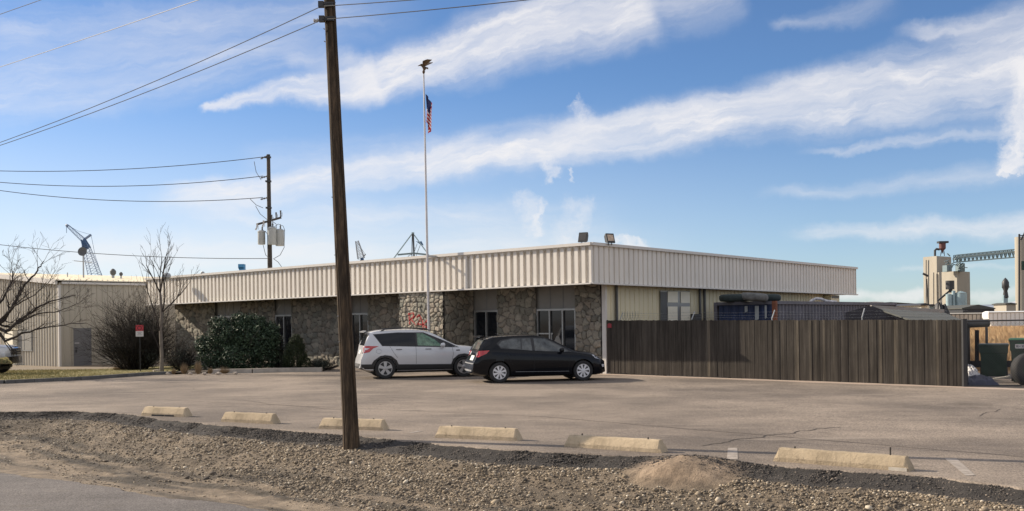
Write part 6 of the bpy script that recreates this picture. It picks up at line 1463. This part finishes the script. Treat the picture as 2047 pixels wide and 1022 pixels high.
# --- black hatchback
def dress_h(root, decal, both, line, bvh, HW, L):
    gt_ = MT['glasst']
    both([(-1.32, 1.17), (-1.25, 1.07), (-.28, .965), (-.30, 1.34), (-.85, 1.34), (-1.20, 1.27)], .004, gt_, 'rear_side_window', grid=.05)
    both([(-.20, .965), (.74, .91), (.86, .93), (.55, 1.13), (.15, 1.32), (-.20, 1.345)], .004, gt_, 'front_side_window', grid=.05)
    both([(-1.38, 1.20), (-1.27, 1.04), (.98, .90), (.60, 1.14), (.18, 1.345), (-.25, 1.375), (-.85, 1.37), (-1.25, 1.30)], .002, MT['blkp'], 'window_surround', grid=.05)
    for pts in ([(-.62, 1.02), (-.60, 1.34)],):
        for vw in 'RL': line(pts, .03, vw, .006, MT['blkp'], 'window_divider')
    decal([(-.58, 1.02), (.58, 1.02), (.50, 1.36), (-.50, 1.36)], 'B', .006, MT['glasst'], 'rear_window')
    decal([(.30, -.55), (1.0, -.66), (1.0, .66), (.30, .55)], 'T', .006, MT['glassd'], 'windscreen')
    for pts in ([(-.24, .94), (-.24, .30)], [(-1.22, 1.0), (-1.05, .80), (-.92, .55)], [(.86, .88), (.90, .6), (.84, .34)]):
        for vw in 'RL': line(pts, .010, vw, .003, MT['seam'], 'door_seam')
    for x_ in (-.98, .02):
        for vw in 'RL': decal([(x_, .835), (x_+.18, .835), (x_+.18, .86), (x_, .86)], vw, .022, MT['paintk'], 'door_handle')
    for vw, sy in (('R', -1), ('L', 1)):
        decal([(-2.14, .97), (-1.62, 1.0), (-1.72, .90), (-1.95, .80), (-2.15, .79)], vw, .008, MT['red'], 'tail_lamp', grid=.05)
        decal([(sy*.56, .95), (sy*.80, 1.0), (sy*.80, .80), (sy*.66, .80)], 'B', .008, MT['red'], 'tail_lamp')
        decal([(sy*.46, .93), (sy*.58, .95), (sy*.62, .84), (sy*.48, .84)], 'B', .009, MT['lens'], 'reversing_lamp')
        decal([(2.02, .74), (1.62, .81), (1.72, .70), (2.02, .63)], vw, .006, MT['lens'], 'headlight', grid=.05)
        decal([(2.08, .50), (1.94, .50), (1.96, .42), (2.08, .42)], vw, .006, MT['lens'], 'fog_light', grid=.05)
        line([(-.82, .33), (.88, .31)], .018, vw, .010, MT['seamg'], 'sill_trim')
        m = MB(); m.lathe([(.01, -.08), (.055, -.06), (.075, 0), (.065, .05), (.02, .075)], (.62, sy*(HW+.085), .97), 'x', 14); m.bar((.66, sy*(HW-.12), .92), (.64, sy*(HW+.05), .96), .045, .03); m.build('wing_mirror', MT['paintk'], root, True)
    decal([(-.27, .68), (.27, .68), (.27, .83), (-.27, .83)], 'B', .012, MT['plate'], 'number_plate')
    line([(-.75, .60), (-.4, .585), (.4, .585), (.75, .60)], .03, 'B', .010, MT['seamg'], 'bumper_trim'); line([(-.6, .38), (.6, .38)], .05, 'B', .010, MT['seamg'], 'bumper_trim')
    decal([(-.5, .45), (.5, .45), (.48, .62), (-.48, .62)], 'F', .008, MT['blkp'], 'grille')
    m = MB(); m.prism([(-.54, 0), (.54, 0), (.48, .14), (-.48, .14)], (-1.86, 0, 1.385), (0, 1, 0), (1, 0, 0.22), (0, 0, 1), .028); m.build('roof_spoiler', MT['paintk'], root)
    m = MB(); m.tube([(-1.15, 0, 1.44), (-1.28, 0, 1.50)], .008, 5); m.build('aerial', MT['blkp'], root)
hat = dict(L=4.42, W=1.74, R=.318, wx=(-1.32, 1.325), ag=.035, spokes=8, spw=(.02, .040), rim=MT['hubcap'], kind='hub', paint=MT['paintk'],
    top=[(-2.21, 1.34), (-1.8, 1.385), (-1.2, 1.44), (-.5, 1.465), (-.1, 1.445), (.3, 1.345), (.75, 1.13), (1.12, .96), (1.5, .90), (1.9, .80), (2.1, .70), (2.21, .60)],
    belt=[(-2.21, 1.04), (-1.4, 1.01), (-.5, .95), (.6, .905), (1.1, .875), (1.6, .79), (2.0, .68), (2.21, .56)],
    hr=[(-2.21, .62), (-1.6, .66), (-.5, .69), (.2, .68), (.8, .76), (1.2, .85), (1.7, .83), (2.21, .66)],
    bot=[(-2.21, .30), (-1.95, .22), (-1, .17), (1.4, .17), (2.0, .19), (2.21, .26)],
    plan=[(-2.21, .88), (-2.0, .96), (-1.5, 1.), (1.2, 1.), (1.75, .98), (2.05, .92), (2.21, .78)],
    rear=[(.15, -2.12), (.32, -2.20), (.62, -2.21), (.80, -2.10), (1.0, -2.04), (1.15, -1.92), (1.3, -1.76), (1.46, -1.70)],
    front=[(.15, 2.10), (.3, 2.21), (.5, 2.20), (.65, 2.12), (.85, 1.95)], dress=dress_h)
gB = G(998, 765.5); yaw = math.radians(12)
vd = Vector((math.cos(yaw), math.sin(yaw), 0)); vr = Vector((math.sin(yaw), -math.cos(yaw), 0))
c_ = gB+vd*1.32*1.01-vr*(.87-.1); make_car('black_hatchback', 'black hatchback with silver wheel covers parked in front of the office building', (c_.x, c_.y, .0), yaw, hat, 1.01)
# --- pickup nose at the left edge
def dress_p(root, decal, both, line, bvh, HW, L):
    both([(-.62, 1.30), (-.62, 1.74), (.25, 1.74), (.62, 1.32)], .004, MT['glasst'], 'side_window', grid=.08)
    decal([(.50, -.7), (.95, -.8), (.95, .8), (.50, .7)], 'T', .006, MT['glassd'], 'windscreen')
    for vw, sy in (('R', -1), ('L', 1)):
        decal([(2.78, 1.10), (2.40, 1.10), (2.46, .88), (2.78, .88)], vw, .008, MT['lens'], 'headlight', grid=.06)
        decal([(sy*.62, .90), (sy*.90, .90), (sy*.90, 1.10), (sy*.62, 1.12)], 'F', .01, MT['lens'], 'headlight')
    gr_ = decal([(-.60, .82), (.60, .82), (.62, 1.16), (-.62, 1.16)], 'F', .012, MT['blkp'], 'grille')
    for z_ in (.88, .99, 1.10): line([(-.60, z_), (.60, z_)], .035, 'F', .03, MT['chrome'], 'grille_bar', gr_)
    decal([(-.95, .46), (.95, .46), (.95, .74), (-.95, .74)], 'F', .05, MT['chrome'], 'front_bumper')
    both([(2.78, .46), (2.35, .46), (2.35, .70), (2.78, .74)], .03, MT['chrome'], 'front_bumper')
    m = MB(); m.box((-1.75, 0, 1.24), (1.9, 1.5, .06)); m.build('bed_cover', MT['blkp'], root)
pick = dict(L=5.7, W=1.98, R=.40, wx=(-1.75, 1.85), ag=.06, spokes=6, spw=(.03, .05), rim=MT['alloy'], kind='alloy', paint=MT['paintt'], cat='pickup truck',
    top=[(-2.85, 1.24), (-1.1, 1.25), (-.95, 1.60), (-.8, 1.82), (-.3, 1.87), (.2, 1.85), (.6, 1.62), (1.0, 1.30), (1.6, 1.26), (2.4, 1.22), (2.75, 1.16), (2.85, 1.08)],
    belt=[(-2.85, 1.18), (0, 1.24), (1.0, 1.2), (2.0, 1.14), (2.85, 1.0)],
    hr=[(-2.85, .93), (-1.2, .92), (-.8, .78), (.3, .76), (1.0, .88), (2.2, .9), (2.85, .84)],
    bot=[(-2.85, .5), (-2.4, .42), (2.4, .42), (2.85, .46)], plan=[(-2.85, .98), (-2.5, 1.), (2.3, 1.), (2.7, .97), (2.85, .90)],
    rear=[(.4, -2.85), (1.3, -2.82), (1.9, -2.8)], front=[(.4, 2.83), (.7, 2.85), (1.1, 2.80), (1.3, 2.70)], dress=dress_p)
gC = G(36, 741); yaw = math.radians(8)
pz = -.04
c_ = X(36, 43.5, .4); make_car('pickup_truck', 'grey pickup truck with a chrome-barred grille nosing in at the left edge', (c_.x-2.85*math.cos(yaw)+.9*math.sin(yaw)*0, c_.y-.4, pz), yaw, pick)
# ------------------------------------------------------------------ plants
MT['bark'] = M('bark_grey', (.17, .145, .12), .9, var=.3, scale=7, bump=.6, bscale=20)
MT['barkd'] = M('bark_dark', (.045, .036, .032), .9, var=.3, scale=7)
MT['twigd'] = isl('shrub_twigs', [(0, (.012, .010, .009)), (.6, (.024, .020, .017)), (1, (.055, .045, .038))], (1, 1, 1), 3., .95, .0)
def leafmat(name, stops, rough=.4, spec=.5):
    t = NT(name).set(rough, spec=spec); g = t.node('ShaderNodeNewGeometry'); t.color(t.ramp(g.outputs['Random Per Island'], stops)); return t.m
def grow(out, p_, d_, L_, r_, depth, rr, bend=.25, up=.05, nb=3, spread=.6, shrink=.72, rmin=.004, nseg=4):
    pts = [p_.copy()]; rad = [r_]; q_ = p_.copy(); d_ = d_.normalized(); r1 = max(r_*.55, rmin*.7)
    for i in range(nseg):
        d_ = (d_+Vector((rr.gauss(0, bend), rr.gauss(0, bend), rr.gauss(0, bend*.7)+up))*.5).normalized(); q_ = q_+d_*L_/nseg; pts.append(q_.copy()); rad.append(r_+(r1-r_)*(i+1)/nseg)
    out.append((pts, rad))
    if depth <= 0: return
    for k in range(nb):
        s_ = rr.uniform(.35, 1.) if k else 1.; idx = min(int(s_*nseg), nseg); o_ = pts[idx]
        side = Vector((rr.gauss(0, 1), rr.gauss(0, 1), rr.gauss(0, .6))); side = (side-d_*side.dot(d_)).normalized()
        nd = (d_+side*spread*rr.uniform(.5, 1.3)).normalized()
        grow(out, o_, nd, L_*shrink*rr.uniform(.7, 1.15), max(rad[idx]*.68, rmin), depth-1, rr, bend, up, nb, spread, shrink, rmin, max(3, nseg-1))
def tubes(lst, name, mat, parent, nthin=3):
    m = MB()
    for pts, rad in lst: m.tube(pts, rad, 7 if rad[0] > .03 else (4 if rad[0] > .012 else nthin), cap=False)
    return m.build(name, mat, parent, rad[0] > 2)
# young tree
rr = random.Random(21); b_ = G(323, 746, .02); b_.z = .02; Dt = b_.y
t_ = thing('young_tree', 'slender bare young tree with a pale trunk standing before the left end of the fascia', 'tree', b_)
tr_ = []; zt = lambda v_: Z(322, v_, Dt)
pts = [b_-UPV*.1, X(322, Dt, .7), X(321, Dt, 1.6), X(324, Dt, 2.4), X(322, Dt, 3.2)]
pts = [Vector(p_) for p_ in pts]; tr_.append((pts, [.085, .07, .062, .055, .045])); 
m = MB(); m.tube(pts, [.09, .072, .064, .056, .046], 10); m.build('trunk', MT['bark'], t_, True)
br = []
for (a_, u1, v1, r_) in ((pts[2], 300, 560, .030), (pts[3], 352, 548, .034), (pts[4], 333, 520, .036), (pts[4], 296, 530, .032), (pts[3], 375, 572, .028), (pts[2], 338, 600, .02), (pts[4], 318, 512, .028), (pts[1], 300, 640, .018)):
    e_ = P(u1, v1, Dt+rr.uniform(-.7, .7)); d_ = e_-a_; grow(br, a_, d_, d_.length, r_, 3, rr, .16, .09, 3, .55, .55, .0055, 5)
tubes(br, 'branches', MT['barkd'], t_)
# big bare tree at the left edge
rr = random.Random(5); b_ = G(-30, 757, .0); Dt = 38.5; b_ = X(-30, Dt, 0.)
t_ = thing('bare_tree', 'large dark bare tree spreading its branches in from the left edge', 'tree', b_)
trunk = [b_-UPV*.1, X(-28, Dt, .8), X(-22, Dt, 1.7), X(-14, Dt, 2.4)]
trunk = [Vector(p_) for p_ in trunk]; m = MB(); m.tube(trunk, [.22, .17, .15, .13], 10); m.build('trunk', MT['barkd'], t_, True)
br = []
limbs = [((-22, 700), (10, 683), (50, 666), (100, 653), (172, 646)), ((-24, 680), (10, 664), (45, 636), (90, 606), (152, 590)), ((-20, 670), (8, 640), (30, 606), (45, 576), (75, 541), (88, 522)),
         ((-14, 650), (4, 600), (26, 560), (24, 528)), ((-22, 690), (20, 655), (70, 628), (120, 622), (160, 605)), ((-20, 660), (30, 612), (70, 590), (100, 560)), ((-20, 690), (-70, 640), (-120, 600), (-160, 560)), ((-18, 650), (-50, 590), (-60, 530), (-50, 500))]
for li, lm in enumerate(limbs):
    dd = (0, -.4, .3, .6, .9, -.8, .2, -.3)[li]; n_ = len(lm); pts = [P(u_, v_, Dt+dd*i_/(n_-1)) for i_, (u_, v_) in enumerate(lm)]; pts[0] = trunk[2].lerp(trunk[3], rr.random())
    fin = []
    for i_ in range(n_-1):
        for k_ in range(5): fin.append(pts[i_].lerp(pts[i_+1], k_/5)+Vector((rr.gauss(0, .012), rr.gauss(0, .03), rr.gauss(0, .018))))
    fin.append(pts[-1]); m_ = len(fin); r0_ = (.065, .075, .085, .06, .045, .04, .08, .08)[li]
    br.append((fin, [r0_*(1-.82*i_/(m_-1)) for i_ in range(m_)]))
    for k_ in range(16):
        i_ = rr.randint(3, m_-1); d_ = (fin[i_]-fin[i_-2]).normalized(); sd = Vector((rr.gauss(0, .5), rr.gauss(0, .8), rr.gauss(.25, .6))); grow(br, fin[i_], d_+sd*.8, rr.uniform(.35, .85), max(.008, r0_*(1-.8*i_/m_)*.4), 2, rr, .2, .05, 3, .6, .6, .0050, 5)
tubes(br, 'branches', MT['barkd'], t_)
# twiggy dark shrubs
def twig_shrub(name, label, u0, u1, vt, vb, D, n, seed, mat=None, dpt=2, rz=.012):
    rr = random.Random(seed); b_ = X((u0+u1)/2, D, 0.); R_ = (u1-u0)/2/F*D; Hh = Z((u0+u1)/2, vt, D); t_ = thing(name, label, 'shrub', b_); o_ = []
    for k in range(n):
        a_ = rr.uniform(0, 6.283); r0_ = R_*.35*rr.random(); s_ = b_+Vector((math.cos(a_)*r0_, math.sin(a_)*r0_, -.05)); q_ = rr.random()**.5
        lean_ = Vector((math.cos(a_)*q_*R_*1.0, math.sin(a_)*q_*R_*.8, Hh*(1-.62*q_**2)*rr.uniform(.55, 1.0)))
        grow(o_, s_, lean_, lean_.length*.80, rz, dpt, rr, .28, .02, 4, .75, .46, .0042, 5)
    tubes(o_, 'twigs', mat or MT['twigd'], t_); return t_, b_, R_, Hh
tS, bS, RS, HS = twig_shrub('twiggy_shrub', 'broad dark leafless shrub filling the corner between the warehouse and office', 192, 345, 578, 742, 46.5, 300, 3)
twig_shrub('twiggy_shrub', 'tall thin upright shrub rising behind the broad dark leafless shrub', 225, 345, 560, 740, 48.5, 130, 9)
tD, bD, RD, HD = twig_shrub('twiggy_shrub', 'dark bare shrub between the young tree and the glossy evergreen bush', 326, 392, 665, 745, 43., 80, 14)
def leafcloud(name, parent, lumps, N, size, mat, shell=.55, flat=0., seed=1, aspect=.5):
    r_ = np.random.default_rng(seed); L_ = np.array([[*c, *s] for c, s in lumps]); wts = (L_[:, 3]*L_[:, 4]*L_[:, 5])**.67; k = r_.choice(len(L_), N, p=wts/wts.sum())
    d = r_.normal(size=(N, 3)); d /= np.linalg.norm(d, axis=1)[:, None]; rad = (shell+(1-shell)*r_.random(N))**1.0
    bump = 1+.16*np.sin(d[:, 0]*7+k)*np.sin(d[:, 2]*6+k*2)+.10*np.sin(d[:, 1]*15+k)
    Pn = L_[k, :3]+d*L_[k, 3:]*(rad*bump)[:, None]
    nrm = d+.75*r_.normal(size=(N, 3)); nrm /= np.linalg.norm(nrm, axis=1)[:, None]
    t1 = np.cross(nrm, r_.normal(size=(N, 3))); t1 /= np.linalg.norm(t1, axis=1)[:, None]; t2 = np.cross(nrm, t1); s_ = size*(.6+.8*r_.random(N))[:, None]
    V = np.stack([Pn-t1*s_, Pn+t2*s_*aspect+nrm*s_*.12, Pn+t1*s_, Pn-t2*s_*aspect+nrm*s_*.12], 1)
    V = V[Pn[:, 2] > .03]; n_ = len(V)
    return npmesh(name, V.reshape(-1, 3), np.arange(4*n_).reshape(n_, 4), mat, parent)
MT['gloss'] = leafmat('glossy_leaves', [(0, (.010, .022, .012)), (.5, (.032, .058, .030)), (.85, (.058, .092, .048)), (1, (.075, .11, .06))], .6, .35)
MT['conif'] = leafmat('conifer_needles', [(0, (.010, .018, .008)), (.6, (.025, .036, .014)), (1, (.055, .07, .025))], .7, .3)
MT['dkleaf'] = leafmat('dark_small_leaves', [(0, (.014, .018, .013)), (.6, (.03, .036, .026)), (1, (.06, .065, .045))], .6, .4)
# glossy evergreen bush
Db = 42.6
def lump(u, v, ru, rv, D=Db, dy=0., rd=None): c_ = P(u, v, D+dy); k = D/F; return ((c_.x, c_.y, c_.z), (ru*k, (rd or ru)*k, rv*k))
t_ = thing('evergreen_bush', 'large glossy-leaved evergreen bush in front of the stone wall', 'bush', X(480, Db, 0))
lumps = [lump(455, 672, 38, 34), lump(500, 672, 40, 38), lump(425, 705, 30, 38), lump(478, 712, 50, 38), lump(530, 695, 30, 50), lump(440, 650, 22, 18), lump(515, 648, 22, 20), lump(475, 640, 16, 16), lump(543, 670, 18, 28), lump(405, 690, 15, 22), lump(488, 650, 25, 24)]
leafcloud('leaves', t_, lumps, 24000, .055, MT['gloss'], .62, seed=2, aspect=.42)
m = MB(); rr = random.Random(8); o_ = []
for k in range(26): a_ = X(rr.uniform(430, 530), Db+rr.uniform(-.3, .3), 0); e_ = P(rr.uniform(410, 545), rr.uniform(640, 700), Db+rr.uniform(-.6, .6)); grow(o_, a_, e_-a_, (e_-a_).length, .016, 1, rr, .2, .03, 3, .6, .4, .006, 5)
tubes(o_, 'stems', MT['barkd'], t_)
c_core = lump(478, 695, 62, 42); 
# shaded undergrowth between bush and window
t_ = thing('dark_bush', 'dark matt bush in the shade right of the glossy evergreen bush', 'bush', X(548, Db+1.2, 0))
leafcloud('leaves', t_, [lump(550, 702, 20, 38, Db+1.2), lump(535, 680, 22, 34, Db+1.2), lump(560, 725, 22, 22, Db+1.2)], 6000, .05, MT['dkleaf'], .4, seed=4)
t_ = thing('round_conifer', 'small rounded dark green conifer below the two-pane window', 'conifer', X(592, 41.6, 0))
leafcloud('foliage', t_, [lump(590, 712, 23, 28, 41.6), lump(591, 692, 18, 22, 41.6), lump(592, 679, 10, 12, 41.6), lump(608, 726, 14, 16, 41.6), lump(577, 722, 13, 16, 41.6)], 16000, .026, MT['conif'], .75, seed=5, aspect=.35)
m = MB(); q_ = X(592, 41.6, 0); m.tube([q_, q_+UPV*.6], .04, 6); m.build('stem', MT['barkd'], t_)
tL, bL, RL_, HL = twig_shrub('twiggy_shrub', 'low sparse grey shrub right of the small rounded conifer', 606, 668, 708, 742, 42., 34, 31, dpt=1)
leafcloud('leaves', tL, [lump(640, 728, 26, 12, 42.)], 1400, .035, MT['dkleaf'], .3, seed=6)
leafcloud('leaves', tS, [lump(300, 712, 34, 26, 46.), lump(250, 700, 44, 34, 46.3), lump(290, 655, 34, 34, 46.4)], 3000, .035, MT['dkleaf'], .2, seed=7)
leafcloud('leaves', tD, [lump(360, 715, 28, 26, 43.)], 1500, .03, MT['dkleaf'], .2, seed=9)
MT['tuft'] = leafmat('dry_tuft', [(0, (.13, .085, .045)), (.6, (.25, .18, .10)), (1, (.42, .32, .20))], .8)
# tufts of dry ornamental grass
r = random.Random(17)
for (u_, v_, w_, h_, lab) in ((366, 746, 15, 22, 'tan dry grass tuft right of the young tree'), (394, 747, 13, 28, 'taller tan dry grass tuft before the dark bare shrub'), (418, 746, 10, 13, 'low dry grass tuft at the left foot of the glossy bush'), (447, 746, 20, 15, 'wide sprawling dry grass tuft under the glossy bush'), (345, 747, 9, 12, 'small brown grass tuft beside the young tree foot'), (232, 741, 24, 14, 'reddish dry grass tuft right of the warehouse door')):
    c_ = G(u_, v_, .06) if u_ > 300 else X(u_, 47, -.1); k = c_.y/F; R_, Hh = w_*k*.55, h_*k
    t_ = thing('dry_grass_tuft', lab, 'grass tuft', (c_.x, c_.y+.15, c_.z-.03), 0, 'dry grass tufts in the bed')
    N = 420; a_ = rng.random(N)*6.283; q_ = rng.random(N)**.6; x_ = c_.x+np.cos(a_)*R_*.25; y_ = c_.y+.15+np.sin(a_)*R_*.25; hh = Hh*(1-.45*q_**2)*(.45+.75*rng.random(N)**1.5); tx_ = x_+np.cos(a_)*R_*q_; ty_ = y_+np.sin(a_)*R_*q_
    wv = .006; z0_ = c_.z-.03; V = np.stack([np.stack([x_-wv, y_, 0*x_+z0_], -1), np.stack([x_+wv, y_, 0*x_+z0_], -1), np.stack([tx_, ty_, z0_+hh], -1)], 1)
    npmesh('blades', V.reshape(-1, 3), np.arange(3*N).reshape(N, 3), MT['tuft'], t_)
# edging rocks
labs_r = ['pale flat rock at the foot of the young tree', 'small brown rock left of the tall grass tuft', 'rounded rock between the two grass tufts', 'low grey rock under the glossy bush', 'small rock at the end of the planter kerb', 'small stone left of the young tree']
for k, (u_, v_, w_) in enumerate(((312, 744, 14), (380, 748, 8), (408, 748, 9), (436, 748, 10), (470, 747, 9), (335, 748, 8))):
    c_ = G(u_, v_, .05); R_ = w_/F*c_.y*.5; bm = bmesh.new(); bmesh.ops.create_icosphere(bm, subdivisions=2, radius=1)
    for v__ in bm.verts: n_ = v__.co.copy(); v__.co = Vector((n_.x*R_*1.15, n_.y*R_*.8, n_.z*R_*.6))*(1+.22*math.sin(n_.x*5+k*2)*math.cos(n_.y*4+k)+.08*r.uniform(-1, 1))
    me = bpy.data.meshes.new('edging_rock'); bm.to_mesh(me); bm.free(); me.materials.append(MT['rock']); o__ = bpy.data.objects.new('edging_rock', me); COL.objects.link(o__); o__.location = (c_.x, c_.y+R_*.5, c_.z+R_*.2); setp(o__, labs_r[k], 'rock', 'edging rocks of the bed')
